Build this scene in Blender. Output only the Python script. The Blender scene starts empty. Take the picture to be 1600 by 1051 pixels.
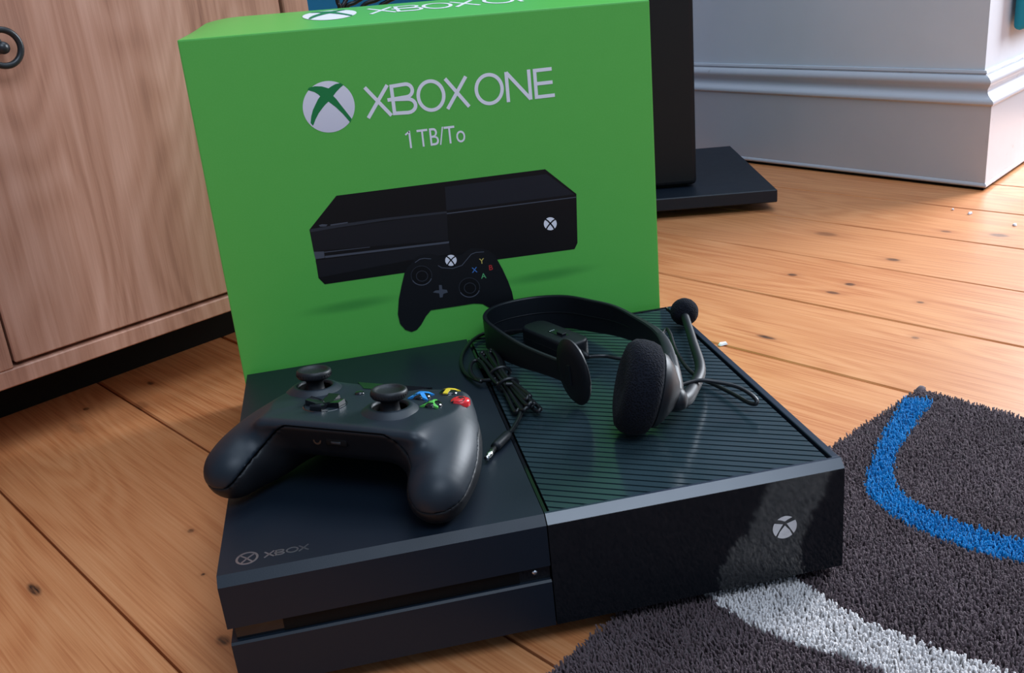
import bpy, bmesh, math, random
import numpy as np
from mathutils import Vector, Matrix

random.seed(7)
rng = np.random.default_rng(7)
SC = bpy.context.scene
COL = SC.collection

# ------------------------------------------------------------------ camera
CAM = np.array([0.08673342319829254, -0.43426352534663426, 0.34996558305279707])
RC = np.array([[0.9777378745747942, -0.19131574023575681, -0.08617967370543697],
               [-0.14741829527573014, -0.33403735933762824, -0.930960197206557],
               [0.14932010862548856, 0.9229395051155401, -0.35480441803231805]])
FPX = 1540.2300512430945
cd = bpy.data.cameras.new('camera')
cam = bpy.data.objects.new('camera', cd)
COL.objects.link(cam)
cd.sensor_width = 36.0
cd.lens = FPX / 1600 * 36.0
cd.clip_start = 0.02
cm = Matrix.Identity(4)
for i in range(3):
    cm[i][0] = RC[0][i]
    cm[i][1] = -RC[1][i]
    cm[i][2] = -RC[2][i]
    cm[i][3] = CAM[i]
cam.matrix_world = cm
SC.camera = cam

# ------------------------------------------------------------------ light
SC.view_settings.view_transform = 'Standard'
SC.view_settings.look = 'None'
SC.view_settings.gamma = 1.0
SC.view_settings.use_curve_mapping = False
SC.view_settings.exposure = 0.27
W = bpy.data.worlds.new('room_ambient')
SC.world = W
W.use_nodes = True
bg = W.node_tree.nodes['Background']
bg.inputs[0].default_value = (0.54, 0.72, 1.0, 1)
bg.inputs[1].default_value = 0.31


def area(name, loc, target, size, size_y, power, col):
    l = bpy.data.lights.new(name, 'AREA')
    l.shape = 'RECTANGLE'
    l.size, l.size_y, l.energy, l.color = size, size_y, power, col
    o = bpy.data.objects.new(name, l)
    COL.objects.link(o)
    o.location = loc
    d = Vector(target) - Vector(loc)
    o.rotation_euler = d.to_track_quat('-Z', 'Y').to_euler()
    return o


area('window_light_right', (2.6, 1.40, 1.15), (0.1, 0.35, 0.15), 1.2, 1.2, 115, (0.86, 0.92, 1.0))
area('overhead_fill', (0.75, 0.75, 2.5), (0.45, 0.45, 0.0), 1.5, 1.3, 22, (0.70, 0.84, 1.0))  # added overhead fill lamp, brightens the upward faces; no known source
area('window_light_behind', (0.7, -1.4, 2.3), (0.3, 0.3, 0.0), 1.5, 0.9, 30, (0.70, 0.83, 1.0))


# ------------------------------------------------------------------ geometry helpers
def ray(px, py):
    return RC.T @ np.array([(px - 800) / FPX, (py - 525.5) / FPX, 1.0])


def hit(px, py, n, k):
    d = ray(px, py)
    n = np.array(n, float)
    return CAM + (k - n @ CAM) / (n @ d) * d


def zp(px, py, z):
    return hit(px, py, (0, 0, 1), z)


def yp(px, py, y):
    return hit(px, py, (0, 1, 0), y)


TILT = 0.0125                      # the console sits a little higher on the rug side
MT = np.array([[math.cos(TILT), 0, -math.sin(TILT)], [0, 1, 0], [math.sin(TILT), 0, math.cos(TILT)]])
TOPZ = 0.079


def ct(px, py, h=0.0):
    """point h above the console top, console coordinates"""
    u = MT @ np.array([0, 0, 1.0])
    return MT.T @ hit(px, py, u, TOPZ + h)


def cw(p):
    """console -> world"""
    return MT @ np.array(p, float)


def link(name, me, mat=None, parent=None, smooth=False, loc=None, rot=None):
    o = bpy.data.objects.new(name, me)
    COL.objects.link(o)
    if mat is not None:
        for m in (mat if isinstance(mat, (list, tuple)) else [mat]):
            me.materials.append(m)
    if parent is not None:
        o.parent = parent
    if loc is not None:
        o.location = loc
    if rot is not None:
        o.rotation_euler = rot
    if smooth:
        me.polygons.foreach_set('use_smooth', [True] * len(me.polygons))
    return o


def tag(o, label=None, cat=None, group=None, kind=None):
    if label:
        o['label'] = label
    if cat:
        o['category'] = cat
    if group:
        o['group'] = group
    if kind:
        o['kind'] = kind
    return o


def empty(name, label, cat, loc=(0, 0, 0), rot=(0, 0, 0), group=None):
    o = bpy.data.objects.new(name, None)
    o.empty_display_size = 0.02
    COL.objects.link(o)
    o.location = loc
    o.rotation_euler = rot
    return tag(o, label, cat, group)


def pyd(name, v, f):
    me = bpy.data.meshes.new(name)
    me.from_pydata([tuple(float(c) for c in p) for p in v], [], [tuple(int(i) for i in q) for q in f])
    me.validate()
    me.update()
    bm = bmesh.new()
    bm.from_mesh(me)
    bmesh.ops.recalc_face_normals(bm, faces=bm.faces)
    bm.to_mesh(me)
    bm.free()
    return me


def sharp_smooth(o, deg=35):
    me = o.data
    me.polygons.foreach_set('use_smooth', [True] * len(me.polygons))
    try:
        me.set_sharp_from_angle(angle=math.radians(deg))
    except Exception:
        pass
    return o


def box_me(name, x0, x1, y0, y1, z0, z1, bevel=0.0, seg=2):
    bm = bmesh.new()
    vs = [bm.verts.new((x, y, z)) for z in (z0, z1) for y in (y0, y1) for x in (x0, x1)]
    for q in ((0, 2, 3, 1), (4, 5, 7, 6), (0, 1, 5, 4), (2, 6, 7, 3), (0, 4, 6, 2), (1, 3, 7, 5)):
        bm.faces.new([vs[i] for i in q])
    if bevel > 0:
        bmesh.ops.bevel(bm, geom=list(bm.edges), offset=bevel, segments=seg, affect='EDGES', profile=0.5)
    bmesh.ops.recalc_face_normals(bm, faces=bm.faces)
    me = bpy.data.meshes.new(name)
    bm.to_mesh(me)
    bm.free()
    return me


def prism_me(name, poly, axis_fn, t0, t1):
    """extrude a 2D polygon; axis_fn(u, v, t) -> xyz"""
    n = len(poly)
    v = [axis_fn(u, w, t0) for u, w in poly] + [axis_fn(u, w, t1) for u, w in poly]
    f = [tuple(range(n))[::-1], tuple(range(n, 2 * n))]
    f += [(i, (i + 1) % n, n + (i + 1) % n, n + i) for i in range(n)]
    return pyd(name, v, f)


def catmull(pts, n=10, closed=False):
    p = np.array(pts, float)
    out = []
    m = len(p)
    rngi = range(m if closed else m - 1)
    for i in rngi:
        if closed:
            a, b, c, d = p[(i - 1) % m], p[i], p[(i + 1) % m], p[(i + 2) % m]
        else:
            a, b, c, d = p[max(i - 1, 0)], p[i], p[i + 1], p[min(i + 2, m - 1)]
        for k in range(n):
            t = k / n
            out.append(0.5 * ((2 * b) + (-a + c) * t + (2 * a - 5 * b + 4 * c - d) * t * t + (-a + 3 * b - 3 * c + d) * t ** 3))
    if not closed:
        out.append(p[-1])
    return np.array(out)


def tube_me(name, pts, r, seg=8, closed=False, caps=True):
    pts = np.array(pts, float)
    n = len(pts)
    rad = np.full(n, r) if np.isscalar(r) else np.interp(np.linspace(0, 1, n), np.linspace(0, 1, len(r)), r)
    tang = np.roll(pts, -1, 0) - np.roll(pts, 1, 0)
    if not closed:
        tang[0] = pts[1] - pts[0]
        tang[-1] = pts[-1] - pts[-2]
    tang /= np.linalg.norm(tang, axis=1)[:, None] + 1e-12
    up = np.array([0, 0, 1.0])
    if abs(tang[0] @ up) > 0.9:
        up = np.array([1.0, 0, 0])
    a = np.cross(tang[0], up)
    a /= np.linalg.norm(a)
    v, f = [], []
    for i in range(n):
        a = a - tang[i] * (a @ tang[i])
        a /= np.linalg.norm(a) + 1e-12
        b = np.cross(tang[i], a)
        for k in range(seg):
            th = 2 * math.pi * k / seg
            v.append(pts[i] + rad[i] * (math.cos(th) * a + math.sin(th) * b))
    rings = n if closed else n - 1
    for i in range(rings):
        j = (i + 1) % n
        for k in range(seg):
            f.append((i * seg + k, i * seg + (k + 1) % seg, j * seg + (k + 1) % seg, j * seg + k))
    if caps and not closed:
        f.append(tuple(range(seg))[::-1])
        f.append(tuple(range((n - 1) * seg, n * seg)))
    return pyd(name, v, f)


def lathe_me(name, prof, seg=32):
    """prof: list of (r, z)"""
    v, f = [], []
    n = len(prof)
    for r, z in prof:
        for k in range(seg):
            th = 2 * math.pi * k / seg
            v.append((r * math.cos(th), r * math.sin(th), z))
    for i in range(n - 1):
        for k in range(seg):
            f.append((i * seg + k, i * seg + (k + 1) % seg, (i + 1) * seg + (k + 1) % seg, (i + 1) * seg + k))
    if prof[0][0] > 1e-6:
        f.append(tuple(range(seg))[::-1])
    if prof[-1][0] > 1e-6:
        f.append(tuple(range((n - 1) * seg, n * seg)))
    me = pyd(name, v, f)
    bm = bmesh.new()
    bm.from_mesh(me)
    bmesh.ops.remove_doubles(bm, verts=bm.verts, dist=1e-6)
    bmesh.ops.recalc_face_normals(bm, faces=bm.faces)
    bm.to_mesh(me)
    bm.free()
    return me


def stroke_polys(pts, w, closed=False):
    """thick polyline in 2D as list of quads (mitred strip)"""
    p = np.array(pts, float)
    n = len(p)
    L, R = [], []
    for i in range(n):
        if closed:
            d0 = p[i] - p[i - 1]
            d1 = p[(i + 1) % n] - p[i]
        else:
            d0 = p[i] - p[i - 1] if i > 0 else p[1] - p[0]
            d1 = p[i + 1] - p[i] if i < n - 1 else p[-1] - p[-2]
        d0 = d0 / np.linalg.norm(d0)
        d1 = d1 / np.linalg.norm(d1)
        n0 = np.array([-d0[1], d0[0]])
        n1 = np.array([-d1[1], d1[0]])
        m = n0 + n1
        m /= np.linalg.norm(m)
        s = w / 2 / max(0.3, m @ n0)
        L.append(p[i] + m * s)
        R.append(p[i] - m * s)
    quads = []
    for i in range(n if closed else n - 1):
        j = (i + 1) % n
        quads.append([R[i], R[j], L[j], L[i]])
    return quads


def ellipse(cx, cy, rx, ry, n=40, a0=0.0, a1=2 * math.pi):
    full = abs(a1 - a0 - 2 * math.pi) < 1e-6
    m = n if full else n + 1
    return [(cx + rx * math.cos(a0 + (a1 - a0) * k / n), cy + ry * math.sin(a0 + (a1 - a0) * k / n)) for k in range(m)]


def text_mesh(body, size=1.0, offset=0.0):
    """flat text mesh from the built-in font: (verts Nx2, faces)"""
    cu = bpy.data.curves.new('lettering', 'FONT')
    cu.body = body
    cu.size = size
    cu.offset = offset
    cu.resolution_u = 4
    o = bpy.data.objects.new('lettering', cu)
    COL.objects.link(o)
    dg = bpy.context.evaluated_depsgraph_get()
    me = bpy.data.meshes.new_from_object(o.evaluated_get(dg))
    v = np.array([tuple(q.co) for q in me.vertices])[:, :2]
    f = [tuple(p.vertices) for p in me.polygons]
    bpy.data.objects.remove(o)
    bpy.data.curves.remove(cu)
    bpy.data.meshes.remove(me)
    return v, f


# ------------------------------------------------------------------ material helpers
def S(r, g, b):
    """sRGB 0..255 -> linear"""
    return tuple(((c / 255) / 12.92 if c / 255 <= 0.04045 else ((c / 255 + 0.055) / 1.055) ** 2.4) for c in (r, g, b))


class NT:
    def __init__(self, name):
        self.m = bpy.data.materials.new(name)
        self.m.use_nodes = True
        self.t = self.m.node_tree
        self.b = self.t.nodes['Principled BSDF']

    def n(self, kind, **kw):
        nd = self.t.nodes.new(kind)
        for k, v in kw.items():
            setattr(nd, k, v)
        return nd

    def l(self, a, b):
        self.t.links.new(a, b)

    def set(self, **kw):
        for k, v in kw.items():
            self.b.inputs[k.replace('_', ' ')].default_value = v
        return self

    def math(self, op, a, b=None, c=None):
        nd = self.n('ShaderNodeMath', operation=op)
        for i, x in enumerate((a, b, c)):
            if x is None:
                continue
            if isinstance(x, (int, float)):
                nd.inputs[i].default_value = x
            else:
                self.l(x, nd.inputs[i])
        return nd.outputs[0]

    def mix(self, fac, a, b, mode='MIX'):
        nd = self.n('ShaderNodeMix', data_type='RGBA', blend_type=mode)
        for s, x in ((nd.inputs[0], fac), (nd.inputs[6], a), (nd.inputs[7], b)):
            if isinstance(x, (int, float)):
                s.default_value = x
            elif isinstance(x, tuple):
                s.default_value = x if len(x) == 4 else (*x, 1)
            else:
                self.l(x, s)
        return nd.outputs[2]

    def ramp(self, fac, stops):
        nd = self.n('ShaderNodeValToRGB')
        e = nd.color_ramp.elements
        while len(e) < len(stops):
            e.new(0.5)
        for i, (p, c) in enumerate(stops):
            e[i].position = p
            e[i].color = (*c, 1) if isinstance(c, tuple) else (c, c, c, 1)
        self.l(fac, nd.inputs[0])
        return nd.outputs[0]

    def coords(self, out='Object', scale=(1, 1, 1), loc=None, rot=(0, 0, 0)):
        tc = self.n('ShaderNodeTexCoord')
        mp = self.n('ShaderNodeMapping')
        mp.inputs['Scale'].default_value = scale
        mp.inputs['Rotation'].default_value = rot
        self.l(tc.outputs[out], mp.inputs['Vector'])
        if loc is not None:
            self.l(loc, mp.inputs['Location'])
        return mp.outputs[0]

    def noise(self, vec, scale, detail=4, rough=0.5, dist=0.0):
        nd = self.n('ShaderNodeTexNoise')
        nd.inputs['Scale'].default_value = scale
        nd.inputs['Detail'].default_value = detail
        nd.inputs['Roughness'].default_value = rough
        nd.inputs['Distortion'].default_value = dist
        self.l(vec, nd.inputs['Vector'])
        return nd.outputs[0]

    def bump(self, h, strength=0.2, dist=0.001):
        nd = self.n('ShaderNodeBump')
        nd.inputs['Strength'].default_value = strength
        nd.inputs['Distance'].default_value = dist
        self.l(h, nd.inputs['Height'])
        self.l(nd.outputs[0], self.b.inputs['Normal'])


def plastic(name, col, rough, spec=0.5, grain=0.0, gscale=2500, var=0.0, metal=0.0, coat=0.0):
    k = NT(name)
    k.set(Base_Color=(*col, 1), Roughness=rough, Specular_IOR_Level=spec, Metallic=metal, Coat_Weight=coat, Coat_Roughness=0.05)
    v = k.coords()
    nz = k.noise(v, 60, 3)
    r = k.math('MULTIPLY_ADD', nz, 0.12 * rough, rough * 0.94)
    k.l(r, k.b.inputs['Roughness'])
    if grain:
        k.bump(k.noise(v, gscale, 2), grain, 0.0004)
    return k.m


M = {}
M['matte_black'] = plastic('matte_black_plastic', (0.005, 0.010, 0.018), 0.46, 0.38, 0.08, 1800)
M['gloss_black'] = plastic('gloss_black_plastic', (0.006, 0.007, 0.009), 0.07, 0.5)
M['slat_black'] = plastic('vent_slat_plastic', (0.021, 0.038, 0.046), 0.19, 0.8)
M['speaker'] = plastic('speaker_black_vinyl', (0.006, 0.007, 0.009), 0.55, 0.3, 0.08, 900)
M['void'] = plastic('recess_shade_plastic', (0.0015, 0.0015, 0.0015), 0.6, 0.2)  # near-black colour carries the shade of slots, wells and gaps
M['bevel_black'] = plastic('satin_black_edge', (0.014, 0.022, 0.038), 0.30, 0.7)
M['chrome'] = plastic('satin_chrome', (0.62, 0.63, 0.66), 0.25, 0.5, metal=1.0)
M['inlay'] = plastic('glossy_grey_inlay', (0.42, 0.46, 0.55), 0.30, 0.5, metal=1.0)
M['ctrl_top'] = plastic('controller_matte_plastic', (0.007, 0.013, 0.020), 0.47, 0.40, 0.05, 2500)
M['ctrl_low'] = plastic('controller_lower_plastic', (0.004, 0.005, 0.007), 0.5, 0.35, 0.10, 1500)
M['rubber'] = plastic('black_rubber', (0.006, 0.007, 0.009), 0.48, 0.4)
M['satin_black'] = plastic('headset_satin_plastic', (0.005, 0.007, 0.010), 0.48, 0.33)
M['cable'] = plastic('cable_sheath', (0.007, 0.008, 0.010), 0.36, 0.45)
M['steel'] = plastic('polished_steel', (0.75, 0.74, 0.70), 0.2, 0.5, metal=1.0)
M['iron'] = plastic('black_iron', (0.02, 0.02, 0.022), 0.35, 0.5, 0.15, 400)
M['yellow'] = plastic('yellow_letter', S(215, 190, 50), 0.3)
M['red'] = plastic('red_letter', S(215, 45, 50), 0.2)
M['blue_l'] = plastic('blue_letter', S(45, 135, 205), 0.3)
M['green_l'] = plastic('green_letter', S(85, 170, 75), 0.3)


def foam():
    k = NT('black_foam')
    k.set(Roughness=0.95, Specular_IOR_Level=0.12, Sheen_Weight=0.03, Sheen_Roughness=0.5)
    v = k.coords()
    vo = k.n('ShaderNodeTexVoronoi')
    vo.inputs['Scale'].default_value = 900
    k.l(v, vo.inputs['Vector'])
    c = k.ramp(vo.outputs['Distance'], [(0.1, (0.002, 0.002, 0.003)), (0.6, (0.007, 0.008, 0.013))])
    k.l(c, k.b.inputs['Base Color'])
    k.bump(vo.outputs['Distance'], 0.8, 0.0008)
    return k.m


M['foam'] = foam()


def pine():
    k = NT('varnished_pine_board')
    oi = k.n('ShaderNodeObjectInfo')
    cx = k.n('ShaderNodeCombineXYZ')
    k.l(k.math('MULTIPLY', oi.outputs['Random'], 37.0), cx.inputs[0])
    k.l(k.math('MULTIPLY', oi.outputs['Random'], 11.0), cx.inputs[1])
    cx.inputs[2].default_value = 0.0
    tc = k.n('ShaderNodeTexCoord')
    ad = k.n('ShaderNodeVectorMath', operation='ADD')
    k.l(tc.outputs['Object'], ad.inputs[0])
    k.l(cx.outputs[0], ad.inputs[1])
    P = ad.outputs[0]

    def mp(scale):
        m = k.n('ShaderNodeMapping')
        m.inputs['Scale'].default_value = scale
        k.l(P, m.inputs['Vector'])
        return m.outputs[0]
    # broad growth-ring field: distance across the board warped slowly along it
    warp = k.noise(mp((0.8, 5.0, 1)), 1.6, 2)
    sep = k.n('ShaderNodeSeparateXYZ')
    k.l(P, sep.inputs[0])
    fld = k.math('ADD', k.math('MULTIPLY', sep.outputs[1], 6.0), k.math('MULTIPLY', warp, 3.4))
    rings = k.math('SINE', k.math('MULTIPLY', fld, 42.0))
    fine = k.noise(mp((3.0, 190.0, 1)), 3.0, 5, 0.6)
    rr = k.math('ADD', k.math('MULTIPLY', rings, 0.06), k.math('MULTIPLY', fine, 0.9))
    col = k.ramp(rr, [(0.22, S(176, 97, 52)), (0.46, S(212, 140, 88)), (0.75, S(230, 166, 116))])
    tone = k.noise(mp((1.2, 9.0, 1)), 2.2, 3)
    col = k.mix(k.ramp(tone, [(0.40, 0.0), (0.80, 0.45)]), col, S(182, 104, 56))
    hue = k.math('MULTIPLY', oi.outputs['Random'], 0.35)
    col = k.mix(hue, col, S(206, 140, 92))
    # knots and old stains where the boards have them (world position)
    geo = k.n('ShaderNodeNewGeometry')
    an = math.radians(-58)
    fac = None
    fac2 = None
    for (kx, ky, a, b, s) in KNOTS:
        d = k.n('ShaderNodeVectorMath', operation='SUBTRACT')
        k.l(geo.outputs['Position'], d.inputs[0])
        d.inputs[1].default_value = (kx, ky, 0)
        m = k.n('ShaderNodeMapping', vector_type='TEXTURE')
        m.inputs['Rotation'].default_value = (0, 0, an)
        m.inputs['Scale'].default_value = (a, b, 1000)
        k.l(d.outputs[0], m.inputs['Vector'])
        ln = k.n('ShaderNodeVectorMath', operation='LENGTH')
        k.l(m.outputs[0], ln.inputs[0])
        q = k.n('ShaderNodeMapRange', interpolation_type='SMOOTHSTEP')
        q.inputs[1].default_value = 1.25
        q.inputs[2].default_value = 0.45
        q.inputs[3].default_value = 0
        q.inputs[4].default_value = s
        k.l(ln.outputs['Value'], q.inputs[0])
        halo = k.n('ShaderNodeMapRange', interpolation_type='SMOOTHSTEP')
        halo.inputs[1].default_value = 3.4
        halo.inputs[2].default_value = 0.6
        halo.inputs[3].default_value = 0
        halo.inputs[4].default_value = 0.22
        k.l(ln.outputs['Value'], halo.inputs[0])
        fac = q.outputs[0] if fac is None else k.math('MAXIMUM', fac, q.outputs[0])
        fac2 = halo.outputs[0] if fac2 is None else k.math('MAXIMUM', fac2, halo.outputs[0])
    col = k.mix(fac2, col, S(140, 68, 30))
    wob = k.noise(mp((30, 200, 1)), 3.0, 4)
    fac = k.math('MULTIPLY', fac, k.ramp(wob, [(0.3, 0.55), (0.6, 1.0)]))
    col = k.mix(fac, col, S(44, 26, 18))
    k.l(col, k.b.inputs['Base Color'])
    k.set(Roughness=0.42, Specular_IOR_Level=0.4)
    k.l(k.math('MULTIPLY_ADD', fine, 0.2, 0.32), k.b.inputs['Roughness'])
    k.bump(rr, 0.12, 0.0006)
    return k.m


KNOTS = []
for (px, py, a, b, s) in [(53, 920, .010, .0035, 1), (221, 632, .011, .006, .35), (119, 668, .016, .007, .3), (134, 638, .004, .003, .8),
                          (235, 598, .006, .003, .8), (349, 999, .006, .004, .9), (298, 828, .003, .0025, .7), (317, 896, .0015, .0015, .9),
                          (1291, 365, .016, .009, .5), (1395, 405, .009, .005, .85), (1238, 429, .006, .0045, .9), (1328, 444, .006, .005, .9),
                          (1301, 457, .008, .004, .85), (1197, 526, .011, .0035, .95), (1438, 472, .004, .003, .8), (1561, 367, .012, .007, .8),
                          (1478, 361, .007, .004, .7), (1430, 527, .004, .003, .6)]:
    p = zp(px, py, 0)
    KNOTS.append((p[0], p[1], a, b, s))
M['pine'] = pine()


def oak():
    k = NT('pinkish_oak_veneer')
    v = k.coords(scale=(1, 1, 1))
    sep = k.n('ShaderNodeSeparateXYZ')
    k.l(v, sep.inputs[0])

    def mp(s):
        m = k.n('ShaderNodeMapping')
        m.inputs['Scale'].default_value = s
        k.l(v, m.inputs['Vector'])
        return m.outputs[0]
    warp = k.noise(mp((3.0, 1, 0.9)), 2.2, 2, 0.45)
    fld = k.math('ADD', k.math('MULTIPLY', sep.outputs[0], 2.2), k.math('MULTIPLY', warp, 1.9))
    rings = k.math('SINE', k.math('MULTIPLY', fld, 75.0))
    streak = k.noise(mp((38, 1, 1.3)), 1.6, 4, 0.6, 0.4)
    fine = k.noise(mp((230, 1, 7)), 1.5, 5, 0.65)
    broad = k.noise(mp((9, 1, 1.0)), 1.8, 3)
    a = k.math('ADD', k.math('ADD', k.math('MULTIPLY', rings, 0.035), k.math('MULTIPLY', streak, 0.45)), k.math('ADD', k.math('MULTIPLY', fine, 0.30), k.math('MULTIPLY', broad, 0.28)))
    col = k.ramp(a, [(0.30, S(134, 86, 68)), (0.50, S(184, 132, 108)), (0.76, S(216, 166, 144))])
    k.l(col, k.b.inputs['Base Color'])
    k.set(Roughness=0.5, Specular_IOR_Level=0.35)
    k.bump(fine, 0.15, 0.0005)
    return k.m


M['oak'] = oak()


def paint(name, col, rough=0.45, dirt=None):
    k = NT(name)
    v = k.coords('Object')
    nz = k.noise(v, 9, 5, 0.6)
    c = k.mix(k.ramp(nz, [(0.42, 0.0), (0.75, 0.35)]), col, tuple(x * 0.86 for x in col))
    if dirt:
        n2 = k.noise(v, 45, 4, 0.7)
        c = k.mix(k.ramp(n2, [(0.66, 0.0), (0.74, 0.5)]), c, dirt)
    k.l(c, k.b.inputs['Base Color'])
    k.set(Roughness=rough, Specular_IOR_Level=0.45)
    k.bump(k.noise(v, 60, 3), 0.12, 0.001)
    return k.m


M['wall'] = paint('pale_grey_wall_paint', S(212, 218, 226), 0.6)
M['skirt'] = paint('white_gloss_skirting_paint', S(190, 190, 196), 0.32, S(150, 142, 138))
M['teal'] = paint('teal_wall_paint', S(18, 122, 165), 0.6)
M['teal_cloth'] = paint('teal_cloth', S(8, 128, 150), 0.8)
M['dark_gap'] = plastic('dark_gap_shadow_board', (0.012, 0.009, 0.007), 0.9, 0.1)


def carton(name, with_shadow):
    k = NT(name)
    v = k.coords()
    nz = k.noise(v, 70, 5, 0.6)
    n2 = k.noise(v, 900, 2)
    g = S(94, 190, 80)
    c = k.mix(k.ramp(nz, [(0.3, 0.0), (0.8, 0.22)]), g, S(84, 180, 72))
    c = k.mix(k.ramp(n2, [(0.45, 0.0), (0.8, 0.18)]), c, S(116, 196, 108))
    if with_shadow:            # the soft drop shadow printed under the pictured console
        for (px, py, rx, rz) in [(548, 477, 0.034, 0.0045), (855, 430, 0.036, 0.0045)]:
            p = yp(px, py, BOXY)
            d = k.n('ShaderNodeVectorMath', operation='SUBTRACT')
            k.l(k.n('ShaderNodeTexCoord').outputs['Object'], d.inputs[0])
            d.inputs[1].default_value = (p[0], p[1], p[2])
            m = k.n('ShaderNodeMapping', vector_type='TEXTURE')
            m.inputs['Rotation'].default_value = (0, -0.035, 0)
            m.inputs['Scale'].default_value = (rx, 1000, rz)
            k.l(d.outputs[0], m.inputs['Vector'])
            ln = k.n('ShaderNodeVectorMath', operation='LENGTH')
            k.l(m.outputs[0], ln.inputs[0])
            q = k.n('ShaderNodeMapRange', interpolation_type='SMOOTHSTEP')
            q.inputs[1].default_value = 1.4
            q.inputs[2].default_value = 0.2
            q.inputs[3].default_value = 0
            q.inputs[4].default_value = 0.55
            k.l(ln.outputs['Value'], q.inputs[0])
            c = k.mix(q.outputs[0], c, S(50, 128, 54))
    k.l(c, k.b.inputs['Base Color'])
    k.set(Roughness=0.36, Specular_IOR_Level=0.45)
    k.bump(nz, 0.06, 0.001)
    return k.m


BOXY = 0.280
M['carton'] = carton('printed_green_card', True)


def ink(name, col, rough=0.4):
    return plastic(name, col, rough, 0.4)


M['ink_white'] = ink('white_ink', S(246, 244, 250))
M['ink_black'] = ink('black_ink', S(9, 10, 13))
M['ink_panel'] = ink('dark_grey_ink', S(24, 25, 30))
M['ink_panel2'] = ink('deep_grey_ink', S(16, 17, 21))
M['ink_vent'] = ink('vent_grey_ink', S(27, 31, 39))
M['ink_line'] = ink('mid_grey_ink', S(78, 82, 92))
M['ink_line2'] = ink('slate_grey_ink', S(48, 51, 58))
M['ink_ctrl'] = ink('controller_grey_ink', S(17, 19, 23))
M['ink_green'] = ink('emblem_green_ink', S(28, 132, 70))
M['ink_y'] = ink('yellow_ink', S(205, 185, 95))
M['ink_r'] = ink('red_ink', S(190, 50, 50))
M['ink_b'] = ink('blue_ink', S(70, 120, 190))
M['ink_g'] = ink('leaf_green_ink', S(90, 170, 110))


def sphere_ink():
    k = NT('shaded_white_ink')
    v = k.coords()
    sp = k.n('ShaderNodeSeparateXYZ')
    k.l(v, sp.inputs[0])
    # printed ball: slightly greyer towards its lower right rim
    c = k.ramp(k.math('MULTIPLY_ADD', sp.outputs[2], 22.0, -5.4), [(0.0, S(222, 220, 232)), (0.5, S(236, 234, 244)), (1.0, S(248, 247, 252))])
    k.l(c, k.b.inputs['Base Color'])
    k.set(Roughness=0.4)
    return k.m


M['ink_ball'] = sphere_ink()


def pile(name, a, b):
    k = NT(name)
    geo = k.n('ShaderNodeNewGeometry')
    m = k.n('ShaderNodeMapping')
    m.inputs['Rotation'].default_value = (0, 0, 0.35)
    m.inputs['Scale'].default_value = (120, 420, 50)
    k.l(geo.outputs['Position'], m.inputs['Vector'])
    nz = k.noise(m.outputs[0], 1.0, 3, 0.6)
    m2 = k.n('ShaderNodeMapping')
    k.l(geo.outputs['Position'], m2.inputs['Vector'])
    n2 = k.noise(m2.outputs[0], 22.0, 3)
    f = k.math('ADD', k.math('MULTIPLY', nz, 0.7), k.math('MULTIPLY', n2, 0.45))
    c = k.ramp(f, [(0.3, a), (0.78, b)])
    k.l(c, k.b.inputs['Base Color'])
    k.set(Roughness=0.9, Specular_IOR_Level=0.15, Sheen_Weight=0.15)
    return k.m


M['pile_brown'] = pile('brown_wool_pile', S(72, 57, 59), S(106, 89, 92))
M['pile_blue'] = pile('blue_wool_pile', S(0, 96, 160), S(12, 134, 198))
M['pile_white'] = pile('off_white_wool_pile', S(192, 186, 184), S(232, 224, 220))
M['backing'] = pile('rug_backing', S(40, 33, 34), S(60, 50, 50))

# =================================================================== SETTING
# ---- floor: dark sub-floor and pine boards, each its own piece
fl = tag(link('floor', box_me('floor', -1.6, 2.4, -1.4, 2.4, -0.05, -0.0215), M['dark_gap']), kind='structure')
ang = math.radians(-58)
bd, bn = np.array([math.cos(ang), math.sin(ang)]), np.array([-math.sin(ang), math.cos(ang)])
BW = 0.1400
board = box_me('floorboard', -2.1, 2.1, -BW / 2 + 0.0009, BW / 2 - 0.0009, -0.021, 0.0, 0.0012, 1)
board.materials.append(M['pine'])
# visible seams lie at offsets -0.010 + 0.14 k along bn
cc = np.array([0.3, 0.4])
for k in range(-8, 13):
    off = -0.010 + BW * (k + 0.5)
    c0 = bd * (cc @ bd) + bn * off
    o = bpy.data.objects.new('floorboard', board)
    COL.objects.link(o)
    o.parent = fl
    o.location = (c0[0], c0[1], 0.0 + random.uniform(-0.0005, 0.0))
    o.rotation_euler = (0, 0, ang)

# ---- walls and skirting
KB = np.array([0.9523, 0.7575])                       # outer corner at skirting face
d_back = np.array([0.7767, 1.0887]) - KB
d_back /= np.linalg.norm(d_back)
d_right = np.array([1.0993, 0.8736]) - KB
d_right /= np.linalg.norm(d_right)


def nrm(d, ref):
    n = np.array([-d[1], d[0]])
    return n if n @ ref > 0 else -n


n_back = nrm(d_back, np.array([-1.0, -0.3]))           # faces the camera side
n_right = nrm(d_right, np.array([0.5, -1.0]))
SK = 0.0185


def corner(off):
    """mitred corner point at distance off out of the wall plane (skirting face = SK)"""
    A = np.array([n_back, n_right])
    return np.linalg.solve(A, np.array([n_back @ KB + off - SK, n_right @ KB + off - SK]))


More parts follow.
